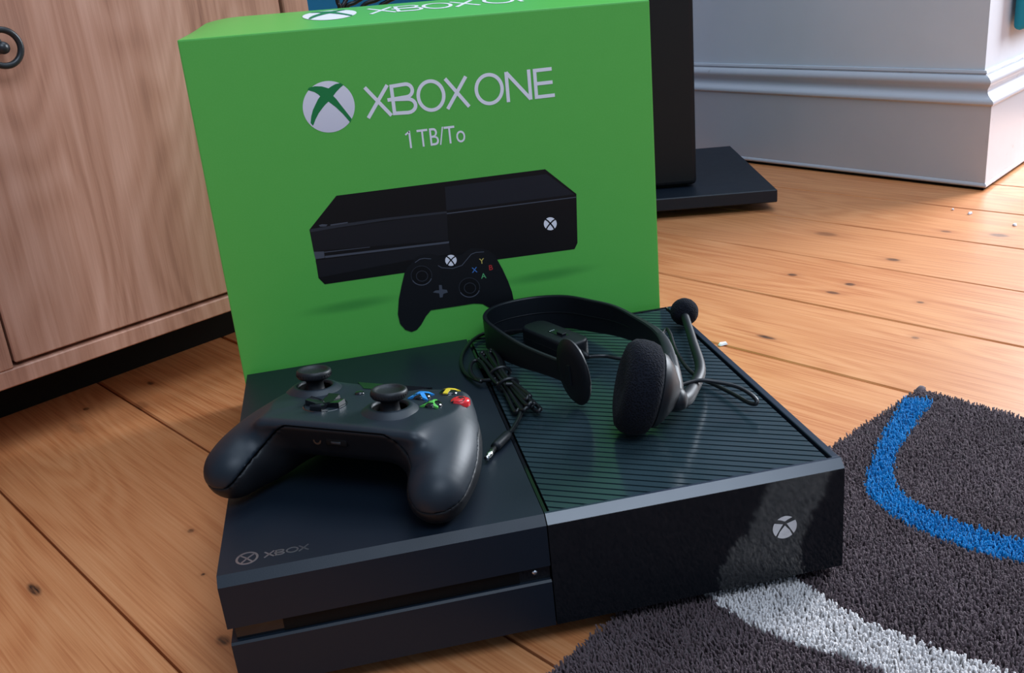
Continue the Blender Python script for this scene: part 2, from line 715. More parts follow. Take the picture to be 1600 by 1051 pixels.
def sweep(name, prof, end, side, mat, kind='structure'):
    v, f = [], []
    n = len(prof)
    for off, z in prof:
        c = corner(off)
        v.append((c[0], c[1], z))
    nn = n_back if side == 'back' else n_right
    dd = d_back if side == 'back' else d_right
    for off, z in prof:
        p = KB + dd * end + nn * (off - SK)
        v.append((p[0], p[1], z))
    for i in range(n - 1):
        f.append((i, i + 1, n + i + 1, n + i))
    f.append(tuple(range(n)))
    f.append(tuple(range(n, 2 * n))[::-1])
    f.append((n - 1, 0, n, 2 * n - 1))
    o = link(name, pyd(name, v, f), mat)
    sharp_smooth(o, 40)
    return tag(o, kind=kind)


wallprof = [(0.0, 0.0), (0.0, 1.6), (-0.12, 1.6), (-0.12, 0.0)]
sweep('wall_back', wallprof, 0.86, 'back', M['wall'])
sweep('wall_right', wallprof, 0.45, 'right', M['wall'])
arc = []
sk = [(0.0, 0.1585), (0.0032, 0.1580), (0.0045, 0.1550), (0.0030, 0.1525), (0.0062, 0.1517), (0.0100, 0.1497), (0.0128, 0.1462),
      (0.0134, 0.1430), (0.0122, 0.1398), (0.0098, 0.1366), (0.0086, 0.1335), (0.0092, 0.1300), (0.0116, 0.1270), (0.0155, 0.1240),
      (0.0198, 0.1215), (0.0212, 0.1190), (0.0210, 0.1165), (0.0195, 0.1150), (0.0185, 0.1140), (0.0185, 0.0068), (0.0, 0.0068)]
sweep('baseboard_back', sk, 0.86, 'back', M['skirt'])
sweep('baseboard_right', sk, 0.45, 'right', M['skirt'])
bead = [(0.0, 0.0100), (0.0190, 0.0100), (0.0205, 0.0085), (0.0210, 0.0065), (0.0200, 0.0045), (0.0, 0.0045)]
sweep('trim_1', bead, 0.86, 'back', M['skirt'])
sweep('trim_2', bead, 0.45, 'right', M['skirt'])
sweep('gap_shade_back', [(0.0, 0.0046), (0.0165, 0.0046), (0.0165, 0.0002), (0.0, 0.0002)], 0.86, 'back', M['dark_gap'])  # near-black strip, its colour stands for the shaded gap under the skirting
sweep('gap_shade_right', [(0.0, 0.0046), (0.0165, 0.0046), (0.0165, 0.0002), (0.0, 0.0002)], 0.45, 'right', M['dark_gap'])  # same painted gap shade along the right wall
wa = link('wall_alcove', box_me('wall_alcove', -1.5, 0.72, 1.50, 1.60, 0.0, 1.6), M['teal'])
tag(wa, kind='structure')

# =================================================================== RUG
RZ = 0.009
rk = zp(1436, 602, RZ)[:2]
e1 = zp(1297, 691, RZ)[:2] - rk
e1 = e1 / np.linalg.norm(e1)
e2 = zp(1600, 646, RZ)[:2] - rk
e2 = e2 / np.linalg.norm(e2)
print('rug corner', rk, e1, e2, 'check', zp(1600, 645, RZ)[:2] - rk)
RL, RWD = 0.95, 0.62
rugR = math.atan2(e1[1], e1[0])
rug = empty('rug', 'brown pile rug with a curved blue stripe and an off-white stripe under the console', 'rug', (rk[0], rk[1], 0))


_E = np.array([e1, e2]).T
_m = [np.linalg.solve(_E, zp(x, y, RZ)[:2] - rk) for x, y in ((930, 980), (850, 1051))]
_sl = (_m[1][1] - _m[0][1]) / (_m[1][0] - _m[0][0])
_eu = [0.0, 0.16, _m[0][0], _m[1][0], _m[1][0] + 0.6]
_ev = [0.0, 0.001, _m[0][1], _m[1][1], _m[1][1] + 0.6 * _sl]


def edge_off(u):
    return np.interp(u, _eu, _ev)


def rpt(u, v, z):
    p = e1 * u + e2 * (v + float(edge_off(u)))
    return (p[0], p[1], z)


link('rug_base', prism_me('rug_base', [(q, 0.0006) for q in np.linspace(0.0006, RL, 20)] + [(q, RWD) for q in np.linspace(RL, 0.0006, 20)], lambda u, v, t: rpt(u, v, t), 0.0003, 0.0040), M['backing'], rug)
BLUE = [(1412, 617), (1396, 648), (1381, 668), (1368, 700), (1357, 728), (1353, 755), (1357, 770), (1385, 792), (1420, 815), (1448, 827),
        (1500, 848), (1560, 864), (1600, 870), (1700, 898), (1900, 940), (1900, 896), (1700, 862), (1600, 838), (1560, 829), (1500, 810), (1460, 797), (1430, 780), (1402, 756),
        (1395, 735), (1400, 705), (1415, 680), (1432, 655), (1446, 638), (1461, 620)]
WHITE = [(1000, 878), (1100, 920), (1160, 962), (1210, 985), (1250, 1000), (1320, 1018), (1390, 1048), (1500, 1090), (1800, 1210), (1900, 1150),
         (1700, 1090), (1595, 1051), (1540, 1030), (1480, 1011), (1450, 1002), (1400, 984), (1360, 968), (1318, 946), (1280, 922), (1240, 896), (1150, 845)]


def torug(poly):
    return np.array([np.linalg.solve(np.array([e1, e2]).T, zp(x, y, RZ)[:2] - rk) for x, y in poly])


def inside(P, poly):
    r = np.zeros(len(P), bool)
    n = len(poly)
    for i in range(n):
        a, b = poly[i], poly[(i + 1) % n]
        c = ((a[1] > P[:, 1]) != (b[1] > P[:, 1]))
        with np.errstate(divide='ignore', invalid='ignore'):
            x = (b[0] - a[0]) * (P[:, 1] - a[1]) / (b[1] - a[1]) + a[0]
        r ^= c & (P[:, 0] < x)
    return r


def tufts(name, P, mat, hmin, hmax, w):
    n = len(P)
    th = rng.uniform(0, 2 * math.pi, n)
    h = rng.uniform(hmin, hmax, n)
    lean = rng.normal(0, 0.0009, (n, 2)) + np.array([0.0012, 0.0004])
    V = np.zeros((n, 6, 3))
    for k in range(3):
        a = th + k * 2 * math.pi / 3
        V[:, k, 0] = P[:, 0] + w * np.cos(a)
        V[:, k, 1] = P[:, 1] + w * np.sin(a)
        V[:, k, 2] = 0.0036
        V[:, k + 3, 0] = P[:, 0] + lean[:, 0] + 0.55 * w * np.cos(a + 0.4)
        V[:, k + 3, 1] = P[:, 1] + lean[:, 1] + 0.55 * w * np.sin(a + 0.4)
        V[:, k + 3, 2] = h
    uv = V.reshape(-1, 3)
    co = np.empty_like(uv)
    co[:, :2] = uv[:, :1] * e1 + uv[:, 1:2] * e2
    co[:, 2] = uv[:, 2]
    base = (np.arange(n) * 6)[:, None]
    tri = np.array([[0, 1, 4], [0, 4, 3], [1, 2, 5], [1, 5, 4], [2, 0, 3], [2, 3, 5], [3, 4, 5]])
    if np.cross(np.r_[e1, 0], np.r_[e2, 0])[2] < 0:
        tri = tri[:, ::-1]
    F = (base[:, :, None] + tri[None]).reshape(-1, 3)
    me = bpy.data.meshes.new(name)
    me.vertices.add(len(co))
    me.vertices.foreach_set('co', co.ravel())
    me.loops.add(F.size)
    me.loops.foreach_set('vertex_index', F.ravel().astype(np.int32))
    me.polygons.add(len(F))
    me.polygons.foreach_set('loop_start', (np.arange(len(F)) * 3).astype(np.int32))
    me.update()
    me.validate()
    o = link(name, me, mat, rug)
    return tag(o, kind='stuff')


sp = 0.00155
uu, vv = np.meshgrid(np.arange(0.001, 0.70, sp), np.arange(0.001, 0.42, sp))
P = np.stack([uu.ravel(), vv.ravel() + edge_off(uu.ravel())], 1) + rng.normal(0, 0.0005, (uu.size, 2))
P2 = P + rng.normal(0, 0.0007, P.shape)
ib = inside(P2, torug(BLUE))
iw = inside(P2, torug(WHITE)) & ~ib
o = tufts('brown_pile', P[~ib & ~iw], M['pile_brown'], 0.0074, 0.0090, 0.00095)
tag(o, 'dark brown pile')
tag(tufts('blue_stripe_pile', P[ib], M['pile_blue'], 0.0076, 0.0096, 0.0010), 'bright blue curved stripe')
tag(tufts('white_stripe_pile', P[iw], M['pile_white'], 0.0078, 0.0100, 0.0012), 'off-white straight stripe')
# twisted corner knot of the rug
kp = zp(1437, 606, 0.008)
tv = [(0, 0, 0), (-0.002, 0.003, 0.003), (0.001, 0.006, 0.005), (0.004, 0.006, 0.002)]
tm = tube_me('corner_tuft', catmull([(kp[0] - rk[0] + x, kp[1] - rk[1] + y - 0.007, 0.002 + z) for x, y, z in tv], 6), [0.0035, 0.004, 0.0034, 0.0015], 8)
link('corner_tuft', tm, M['pile_brown'], rug, True)

# =================================================================== CABINET (left)
CH = 0.070
cA, cB = zp(0, 612, CH), zp(358, 487, CH)
cdv = (cB - cA)[:2] / np.linalg.norm((cB - cA)[:2])
cang = math.atan2(cdv[1], cdv[0])
cnr = np.array([cdv[1], -cdv[0]])                       # outwards (to the camera)
cab = empty('oak_cabinet', 'pinkish oak cabinet with a black ring handle beside the green box', 'cabinet', (cA[0], cA[1], 0), (0, 0, cang))
# local: x along front, y inwards, z up
XL, XR, ZB, ZT = -0.42, 0.350, CH, 0.78
DL, DR, DZ = 0.0175, 0.3205, CH + 0.0165                 # right door
link('bottom_rail', box_me('bottom_rail', XL, XR, 0.0, 0.36, ZB, ZB + 0.0145, 0.001, 1), M['oak'], cab)
link('side_panel', box_me('side_panel', XR - 0.028, XR, 0.0, 0.36, ZB + 0.0146, ZT - 0.02, 0.001, 1), M['oak'], cab)
link('side_panel', box_me('side_panel', XL, XL + 0.028, 0.0, 0.36, ZB + 0.0146, ZT - 0.02, 0.001, 1), M['oak'], cab)
link('centre_stile', box_me('centre_stile', DL - 0.062, DL - 0.0025, 0.0, 0.03, ZB + 0.0146, ZT - 0.02, 0.001, 1), M['oak'], cab)
link('top_board', box_me('top_board', XL - 0.01, XR + 0.01, -0.012, 0.37, ZT - 0.0198, ZT, 0.002, 1), M['oak'], cab)
link('carcass', box_me('carcass', XL + 0.0285, XR - 0.0285, 0.032, 0.355, ZB + 0.0148, ZT - 0.0202), M['dark_gap'], cab)
dr = link('door', box_me('door', DL, DR - 0.001, 0.0015, 0.021, DZ + 0.0012, ZT - 0.024, 0.0012, 1), M['oak'], cab)
d2 = link('door', box_me('door', XL + 0.031, DL - 0.0645, 0.0015, 0.021, DZ + 0.0012, ZT - 0.024, 0.0012, 1), M['oak'], cab)
link('plinth', box_me('plinth', XL + 0.03, XR - 0.03, 0.13, 0.345, 0.0, ZB - 0.0002), M['dark_gap'], cab)  # recessed support, coloured near-black to paint the shade under the cabinet
# ring handle
hx, hz = 0.0585, 0.327


def cabpt(px, py):
    p = hit(px, py, (cnr[0], cnr[1], 0), cnr @ cA[:2])
    return np.array([(p[:2] - cA[:2]) @ cdv, p[2]])


hc = cabpt(-4, 75)
hr_ = np.linalg.norm(cabpt(24, 76) - hc)
ringp = [(hc[0] + hr_ * math.cos(t), -0.010, hc[1] + hr_ * math.sin(t)) for t in np.linspace(0, 2 * math.pi, 40, endpoint=False)]
rg = link('ring_handle', tube_me('ring_handle', ringp, 0.0024, 10, closed=True), M['iron'], cab, True)
km = lathe_me('handle_knob', [(0.0, -0.001), (0.0046, -0.001), (0.0046, 0.004), (0.0034, 0.008), (0.0046, 0.012), (0.0042, 0.014), (0.0, 0.0155)], 24)
kn = link('handle_knob', km, M['iron'], cab, True, (hc[0], 0.0015, hc[1]), (math.pi / 2, 0, 0))
sp_ = [(hc[0] + 0.0, -0.009, hc[1] + hr_ + 0.001), (hc[0] - 0.002, -0.009, hc[1] + 0.6 * hr_), (hc[0], -0.008, hc[1] + 0.003)]
link('handle_bail', tube_me('handle_bail', catmull(sp_, 6), 0.0018, 8), M['iron'], cab, True)

# =================================================================== TALL BLACK SPEAKER (right, behind the box)
su, sv = np.array([0.978, -0.208]), np.array([0.208, 0.978])
s0 = zp(1215, 296, 0.030)[:2]
spk = empty('floor_speaker', 'tall plain black speaker tower on a flat black base behind the green box', 'speaker', (s0[0], s0[1], 0), (0, 0, math.atan2(su[1], su[0])))
link('base_plate', box_me('base_plate', -0.34, 0.0, 0.0, 0.335, 0.0125, 0.030, 0.0012, 1), M['matte_black'], spk)
fr = zp(1089, 288, 0.0335)[:2] - s0
fx, fy = fr @ su, fr @ sv
sb = link('speaker_body', box_me('speaker_body', fx - 0.20, fx, fy, fy + 0.20, 0.0335, 0.95, 0.006, 3), M['speaker'], spk)
link('plinth', box_me('plinth', fx - 0.185, fx - 0.012, fy + 0.012, fy + 0.185, 0.0301, 0.0334), M['void'], spk)
for x in (-0.27, -0.09):
    for y in (0.10, 0.26):
        link('foot', lathe_me('foot', [(0.014, 0.0), (0.016, 0.002), (0.016, 0.0124)], 20), M['rubber'], spk, True, (x, y, 0))

# =================================================================== teal curtain end, right wall
tq = corner(0.010) + d_right * 0.098
tc_ = empty('teal_curtain', 'teal fabric corner hanging in front of the right wall', 'curtain', (tq[0], tq[1], 0.20), (0, 0, math.atan2(d_right[1], d_right[0])))
cl = link('fabric_panel', box_me('fabric_panel', 0.0, 0.35, -0.012, 0.004, 0.0, 0.75, 0.0075, 3), M['teal_cloth'], tc_)
sharp_smooth(cl, 60)

# =================================================================== black cables behind the box
cb = empty('cable_tangle', 'black cables dangling in front of the teal wall behind the green box', 'cables', (0.1131, 0.62, 0.0))
base = np.array([0.1131, 0.62, 0.0])


def cabl(pxs, y=0.62):
    return [yp(px, py, y + dy) - base for px, py, dy in pxs]


for i, q in enumerate([[(505, -700, 0.02), (512, -300, 0.01), (522, -60, 0), (526, -10, 0), (528, 4, 0), (531, 14, 0.0), (533, 60, 0.01), (530, 200, 0.03)],
                       [(548, -700, .03), (552, -300, .02), (545, -60, .01), (543, -10, .01), (539, 3, .008), (534, 15, .006), (531, 60, 0.01), (520, 220, 0.02)],
                       [(640, -700, .03), (645, -250, .02), (600, -40, .01), (575, -10, .01), (556, 3, .01), (538, 16, .01), (534, 70, 0.02), (540, 230, 0.03)],
                       [(690, -700, .04), (700, -250, .03), (640, -40, .03), (606, -10, .03), (588, 0, .03), (565, 12, .03), (550, 60, .03), (560, 200, .03)],
                       [(735, -700, .04), (735, -260, .03), (662, -50, .03), (630, -12, .03), (604, 3, .03), (592, 14, .03), (580, 60, .03), (575, 200, .03)]]):
    link('cable_strand', tube_me('cable_strand', catmull(cabl(q), 8), 0.0022, 8), M['cable'], cb, True)

# =================================================================== GREEN BOX
BX0, BX1, BD = -0.0044, 0.3244, 0.135
ZL, ZR = 0.3200, 0.3154
gb = empty('cardboard_box', 'bright green retail carton with white lettering standing behind the console', 'box', (0, BOXY, 0))


def boxtop(x, t):
    s = (x - BX0) / (BX1 - BX0)
    zf = ZL + (ZR - ZL) * s
    e = min(1.0, max(0.0, min(s, 1 - s) / 0.11))
    return zf + (0.0078 * math.sin(math.pi / 2 * t)) * math.sqrt(1 - (1 - e) ** 2)


bm = bmesh.new()
NX, NY = 40, 10
rows = []
for j in range(NY + 1):
    t = j / NY
    rows.append([bm.verts.new((BX0 + (BX1 - BX0) * (i / NX) ** 1.0, t * BD, boxtop(BX0 + (BX1 - BX0) * i / NX, t))) for i in range(NX + 1)])
for j in range(NY):
    for i in range(NX):
        bm.faces.new((rows[j][i], rows[j][i + 1], rows[j + 1][i + 1], rows[j + 1][i]))
b = [bm.verts.new(p) for p in ((BX0, 0, 0), (BX1, 0, 0), (BX1, BD, 0), (BX0, BD, 0))]
bm.faces.new([b[0], b[1]] + rows[0][::-1])
bm.faces.new([b[2], b[3]] + rows[NY])
bm.faces.new([b[3], b[0]] + [r[0] for r in rows])
bm.faces.new([b[1], b[2]] + [r[NX] for r in rows][::-1])
bm.faces.new(b[::-1])
bmesh.ops.recalc_face_normals(bm, faces=bm.faces)
ed = [e for e in bm.edges if len(e.link_faces) == 2 and e.calc_face_angle(0) > 0.7]
bmesh.ops.bevel(bm, geom=ed, offset=0.0012, segments=2, affect='EDGES', profile=0.6)
me = bpy.data.meshes.new('carton_body')
bm.to_mesh(me)
bm.free()
# carton material uses world-like coordinates: mesh is stored with the box origin removed on y only
me.transform(Matrix.Translation((0, BOXY, 0)))
cbx = link('carton_body', me, M['carton'], gb, False, (0, -BOXY, 0))
sharp_smooth(cbx, 11)


class Decal:
    """flat printed artwork on the box front: shapes given in picture points, placed on the box face in metres"""
    def __init__(self):
        self.v, self.f = [], []

    def add(self, pts, layer, plane=True):
        base = len(self.v)
        for q in pts:
            if plane:
                w = yp(q[0], q[1], BOXY)
                x, z = w[0], w[2]
            else:
                x, z = q
            self.v.append((x, -0.00012 - 0.00010 * layer, z))
        self.f.append(tuple(range(base, base + len(pts))))

    def addq(self, quads, layer):
        for q in quads:
            self.add(q, layer, False)

    def addmesh(self, v, f, layer):
        base = len(self.v)
        self.v += [(x, -0.00012 - 0.00010 * layer, z) for x, z in v]
        self.f += [tuple(i + base for i in q) for q in f]

    def make(self, name, mat, parent, label=None):
        me = bpy.data.meshes.new(name)
        me.from_pydata([tuple(float(c) for c in p) for p in self.v], [], self.f)
        me.update()
        bm = bmesh.new()
        bm.from_mesh(me)
        for fc in bm.faces:
            fc.normal_update()
            if fc.normal.y > 0:
                fc.normal_flip()
        bmesh.ops.triangulate(bm, faces=bm.faces)
        bm.to_mesh(me)
        bm.free()
        o = link(name, me, mat, parent)
        if label:
            tag(o, label)
        return o


def fp(px, py):
    w = yp(px, py, BOXY)
    return np.array([w[0], w[2]])


def z2(x, y):
    return (260 + x / 3.625, y / 3.625)


def z3(x, y):
    return (620 + x / 3.625, y / 3.625)


def z4(x, y):
    return (460 + x / 3.478, 240 + y / 3.478)


# --- lettering (condensed humanist capitals drawn as strokes)
LW = 0.0025
ZB0, ZT0 = 0.2551, 0.2763
inset = LW / 2


def letters_xbox_one(emit):
    """emit(polyline, closed) with coordinates on the box face"""
    def X(a, b):
        emit([(a + 0.0013, ZT0), (b - 0.0010, ZB0)], False)
        emit([(b - 0.0014, ZT0), (a + 0.0010, ZB0)], False)
    x = lambda pt: fp(*pt)[0]
    X(x(z2(1112, 497)), x(z2(1283, 650)))
    bl, br = x(z2(1272, 560)), x(z2(1421, 600))
    zm = 0.5 * (ZB0 + ZT0) + 0.0003
    st = bl + inset
    # B: stem, upper bowl, lower bowl and the bar that runs out to the left
    up = [(st, ZT0 - inset)] + ellipse(br - 0.0068, (ZT0 + zm) / 2, 0.0046, (ZT0 - zm) / 2 - inset / 2 - 0.0001, 10, math.pi / 2, -math.pi / 2) + [(st - 0.0038, zm)]
    lo = [(st, zm)] + ellipse(br - 0.0068, (ZB0 + zm) / 2, 0.0057, (zm - ZB0) / 2 - inset / 2 - 0.0001, 10, math.pi / 2, -math.pi / 2) + [(st, ZB0 + inset)]
    up[1:-1] = [(a, c + inset / 2 * 0) for a, c in up[1:-1]]
    emit([(st, ZB0), (st, ZT0)], False)
    emit(up, False)
    emit(lo, False)
    for a, b in ((z2(1418, 560), z2(1581, 540)), (z3(441, 520), z3(606, 500))):
        xa, xb = x(a), x(b)
        emit(ellipse((xa + xb) / 2, (ZB0 + ZT0) / 2, (xb - xa) / 2 - inset, (ZT0 - ZB0) / 2 - inset + 0.0007, 40), True)
    X(x(z3(262, 447)), x(z3(418, 602)))
    nl, nr = x(z3(616, 500)), x(z3(762, 480))
    emit([(nl + inset, ZB0), (nl + inset, ZT0)], False)
    emit([(nr - inset, ZB0), (nr - inset, ZT0)], False)
    emit([(nl + inset, ZT0 - 0.0004), (nr - inset, ZB0 + 0.0004)], False)
    el, er = x(z3(776, 480)), x(z3(890, 470))
    emit([(el + inset, ZB0), (el + inset, ZT0)], False)
    for z in (ZB0 + inset, (ZB0 + ZT0) / 2, ZT0 - inset):
        emit([(el + inset, z), (er - (0.001 if z > ZB0 + 0.002 else 0), z)], False)


D = Decal()
cnt = [0]


def emit(pl, closed):
    D.addq(stroke_polys(pl, LW, closed), 1 + 0.1 * (cnt[0] % 5))
    cnt[0] += 1


letters_xbox_one(emit)
D.make('printed_title', M['ink_white'], gb, 'large white printed title')
# --- capacity line
D = Decal()
tv_, tf_ = text_mesh('TB/To')
p0, p1 = fp(651, 207), fp(728, 224)
mn, mx = tv_.min(0), tv_.max(0)
zb, zt = 0.2306, 0.2430
hcap = zt - zb
capv = text_mesh('T')[0]
ch = capv[:, 1].max()
tv2 = np.stack([p0[0] + (tv_[:, 0] - mn[0]) / (mx[0] - mn[0]) * (p1[0] - p0[0]), zb + tv_[:, 1] / ch * hcap], 1)
D.addmesh(tv2, tf_, 1)
ox = fp(641, 220)[0]
D.addq(stroke_polys([(ox - 0.0030, zt - 0.0026), (ox, zt - 0.0006)], 0.0012) + stroke_polys([(ox, zb), (ox, zt)], 0.0014), 1.2)
D.make('printed_capacity', M['ink_white'], gb, 'small white capacity line')
# --- round emblem
D = Decal()
D.add([z2(919.5 + 147.5 * math.cos(t), 604 + 146 * math.sin(t)) for t in np.linspace(0, 2 * math.pi, 64, endpoint=False)], 1)
eb = D.make('printed_emblem', M['ink_ball'], gb, 'white ball emblem with a green cross')
D = Decal()
XB = [(806, 497), (840, 488), (880, 489), (905, 496), (918, 500), (935, 488), (957, 476), (985, 470), (1003, 481), (985, 496), (962, 520), (945, 543),
      (962, 560), (985, 590), (1015, 628), (1036, 655), (1049, 672), (1042, 694), (1025, 674), (1000, 645), (960, 607), (918, 575), (902, 590), (885, 610), (862, 642),
      (845, 675), (836, 700), (830, 712), (817, 696), (820, 660), (830, 622), (845, 590), (858, 563), (871, 545), (858, 533), (838, 521), (810, 513), (800, 508)]
D.add([z2(*q) for q in XB], 2)
D.make('emblem_cross', M['ink_green'], eb)
# --- pictured console
art = Decal()
art.add([z4(*q) for q in [(228, 228), (1362, 84), (1532, 218), (1538, 485), (1522, 518), (1115, 573), (640, 640), (165, 709), (131, 675), (115, 570), (105, 532), (82, 412)]], 1)
pic = art.make('printed_console_picture', M['ink_black'], gb, 'printed picture of a black console and controller')


def dec(name, mat, polys, layer, label=None):
    d = Decal()
    for p in polys:
        d.add([z4(*q) for q in p], layer)
    return d.make(name, M[mat], pic, label)


dec('printed_front_panel', 'ink_panel', [[(88, 425), (828, 322), (836, 470), (106, 528)], [(115, 580), (840, 488), (850, 545), (640, 575), (135, 672)]], 2)
dec('printed_bevel', 'ink_line2', [[(84, 410), (230, 385), (480, 350), (828, 312), (828, 323), (480, 364), (230, 402), (88, 426)]], 2.2)
dec('printed_slot', 'ink_line', [[(160, 533), (410, 505), (410, 508), (163, 537)], [(165, 555), (840, 475), (840, 486), (168, 566)], [(105, 532), (160, 530), (165, 565), (115, 572)]], 2.2)
dec('printed_gloss_panel', 'ink_black', [[(830, 328), (1530, 238), (1535, 487), (850, 545)]], 2.1)
dec('printed_vent', 'ink_vent', [[(817, 180), (990, 158), (1370, 110), (1520, 220), (826, 308)]], 2)
dec('printed_edge_line', 'ink_line', [[(828, 322), (1530, 233), (1530, 238), (828, 328)]], 2.4)
dec('printed_lettering', 'ink_line', [[(132, 388), (150, 382), (180, 384), (172, 394), (140, 396)], [(196, 384), (290, 370), (290, 376), (196, 391)]], 2.3)
d = Decal()
d.add([z4(1390 + 35 * math.cos(t), 380 + 35 * math.sin(t)) for t in np.linspace(0, 2 * math.pi, 32, endpoint=False)], 3)
em = d.make('printed_power_emblem', M['ink_white'], pic)


def xcross(cx, cy, r, layer, mat, parent, w=0.16):
    d = Decal()
    for s in (-1, 1):
        pts = [(cx + s * r * x, cy + r * y) for x, y in ((-0.78, -0.72), (-0.35, -0.42), (0.10, 0.05), (0.45, 0.50), (0.62, 0.86))]
        pl = [tuple(fp(*z4(*q))) for q in pts]
        d.addq(stroke_polys(pl, w * r / 3.478 * 0.00043), layer)
    d.make('emblem_cross', mat, parent)


xcross(1390, 380, 36, 4, M['ink_black'], em, 0.24)
CT = [(632, 600), (650, 572), (672, 556), (700, 546), (742, 543), (790, 556), (850, 556), (905, 548), (935, 526), (962, 510), (1020, 514), (1060, 528), (1085, 548), (1102, 575),
      (1130, 625), (1160, 690), (1182, 750), (1192, 800), (1188, 860), (1168, 895), (1130, 885), (1095, 858), (1062, 836), (1022, 814), (975, 812), (860, 830), (742, 848), (715, 880),
      (690, 925), (665, 955), (637, 966), (603, 955), (574, 922), (562, 870), (567, 790), (582, 715), (600, 640), (612, 615)]
ctl = Decal()
ctl.add([z4(*q) for q in CT], 5)
cpic = ctl.make('printed_controller_picture', M['ink_ctrl'], gb, 'printed picture of a black game controller')


def ringdec(cx, cy, rx, ry, w, layer, mat, a0=0, a1=2 * math.pi):
    d = Decal()
    pl = [tuple(fp(*z4(*q))) for q in ellipse(cx, cy, rx, ry, 30, a0, a1)]
    d.addq(stroke_polys(pl, w * 0.00043 / 3.478, abs(a1 - a0 - 2 * math.pi) < 1e-5), layer)
    d.make('printed_stick_ring', M[mat], cpic)


for cx, cy in ((690, 660), (950, 725)):
    d = Decal()
    d.add([z4(*q) for q in ellipse(cx, cy, 57, 53, 32)], 6)
    d.make('printed_stick', M['ink_black'], cpic)
    ringdec(cx, cy, 56, 52, 6, 7, 'ink_line', 0.3, 2.6)
    ringdec(cx, cy, 56, 52, 4, 7, 'ink_line2', 2.6, 6.5)
    ringdec(cx + 3, cy + 3, 31, 28, 5, 7.2, 'ink_line2')
d = Decal()
d.add([z4(*q) for q in ellipse(850, 578, 31, 30, 32)], 6)
ge = d.make('printed_guide_emblem', M['ink_white'], cpic)
xcross(850, 578, 31, 7, M['ink_black'], ge, 0.24)
d = Decal()
d.addq(stroke_polys([tuple(fp(*z4(*q))) for q in [(780, 606), (800, 618), (860, 622), (910, 605), (935, 575), (960, 545), (985, 535), (1030, 532)]], 0.0006), 6)
d.addq(stroke_polys([tuple(fp(*z4(*q))) for q in [(655, 590), (680, 572), (705, 567), (742, 570)]], 0.0006), 6)
d.make('printed_outline', M['ink_line'], cpic)
d = Decal()
for p in ([(785, 712), (800, 712), (803, 735), (828, 738), (833, 752), (808, 760), (805, 778), (790, 780), (786, 757), (752, 752), (765, 742), (787, 740)],):
    d.add([z4(*q) for q in p], 6)
d.make('printed_dpad', M['ink_line'], cpic)
for ch_, cx, cy, mt in (('X', 978, 630, 'ink_b'), ('Y', 1017, 582, 'ink_y'), ('B', 1067, 617, 'ink_r'), ('A', 1027, 662, 'ink_g')):
    v_, f_ = text_mesh(ch_, 1.0, 0.012)
    c0 = (v_.min(0) + v_.max(0)) / 2
    pc = fp(*z4(cx, cy))
    d = Decal()
    d.addmesh((v_ - c0) * 0.0058 + pc, f_, 6)
    d.make('printed_button', M[mt], cpic)


# --- the same emblem and title on the lid, foreshortened by the lid itself
def lid_point(u, t):
    return (u, t * BD, boxtop(u, t) + 0.00025)


lx0, lx1 = 0.1270, 0.280      # title extent on the lid
t0, t1 = 0.36, 0.66
fx0, fx1 = fp(*z2(1112, 497))[0], fp(*z3(890, 470))[0]


def lid_map(x, z, lift=0.0):
    u = lx0 + (x - fx0) / (fx1 - fx0) * (lx1 - lx0)
    t = t0 + (z - ZB0) / (ZT0 - ZB0) * (t1 - t0)
    p = lid_point(u, t)
    return (p[0], p[1], p[2] + lift)


def lid_mesh(name, polys, mat, parent, lift=0.0, label=None):
    v, f = [], []
    for q in polys:
        f.append(tuple(range(len(v), len(v) + len(q))))
        v += [lid_map(x, z, lift) for x, z in q]
    me = bpy.data.meshes.new(name)
    me.from_pydata([tuple(float(c) for c in p) for p in v], [], f)
    bm = bmesh.new()
    bm.from_mesh(me)
    for fc in bm.faces:
        fc.normal_update()
        if fc.normal.z < 0:
            fc.normal_flip()
    bmesh.ops.triangulate(bm, faces=bm.faces)
    bm.to_mesh(me)
    bm.free()
    o = link(name, me, mat, parent)
    return tag(o, label) if label else o


polys = []
letters_xbox_one(lambda pl, c: polys.extend(stroke_polys(pl, LW, c)))
lid_mesh('lid_title', polys, M['ink_white'], gb, 0.0, 'white title on the lid')
ec = fp(*z2(919.5, 604))
er_ = fp(*z2(1067, 604))[0] - ec[0]
le = lid_mesh('lid_emblem', [[(ec[0] + er_ * math.cos(t), ec[1] + er_ * math.sin(t)) for t in np.linspace(0, 2 * math.pi, 48, endpoint=False)]], M['ink_white'], gb, 0.0, 'white emblem on the lid')
lid_mesh('emblem_cross', [[tuple(fp(*z2(*q))) for q in XB]], M['ink_green'], le, 0.0002)

# =================================================================== CONSOLE
con = empty('game_console', 'black game console with a slatted glossy vent lying in front of the green box', 'game console', (0, 0, 0), (0, -TILT, 0))
CW, CD = 0.333, 0.274
SX = 0.1672
BV = 0.0045


def prof_x(name, prof, x0, x1, mat, label=None):
    """extrude a (y, z) profile along x"""
    o = link(name, prism_me(name, prof, lambda y, z, t: (t, y, z), x0, x1), mat, con)
    return tag(o, label) if label else o


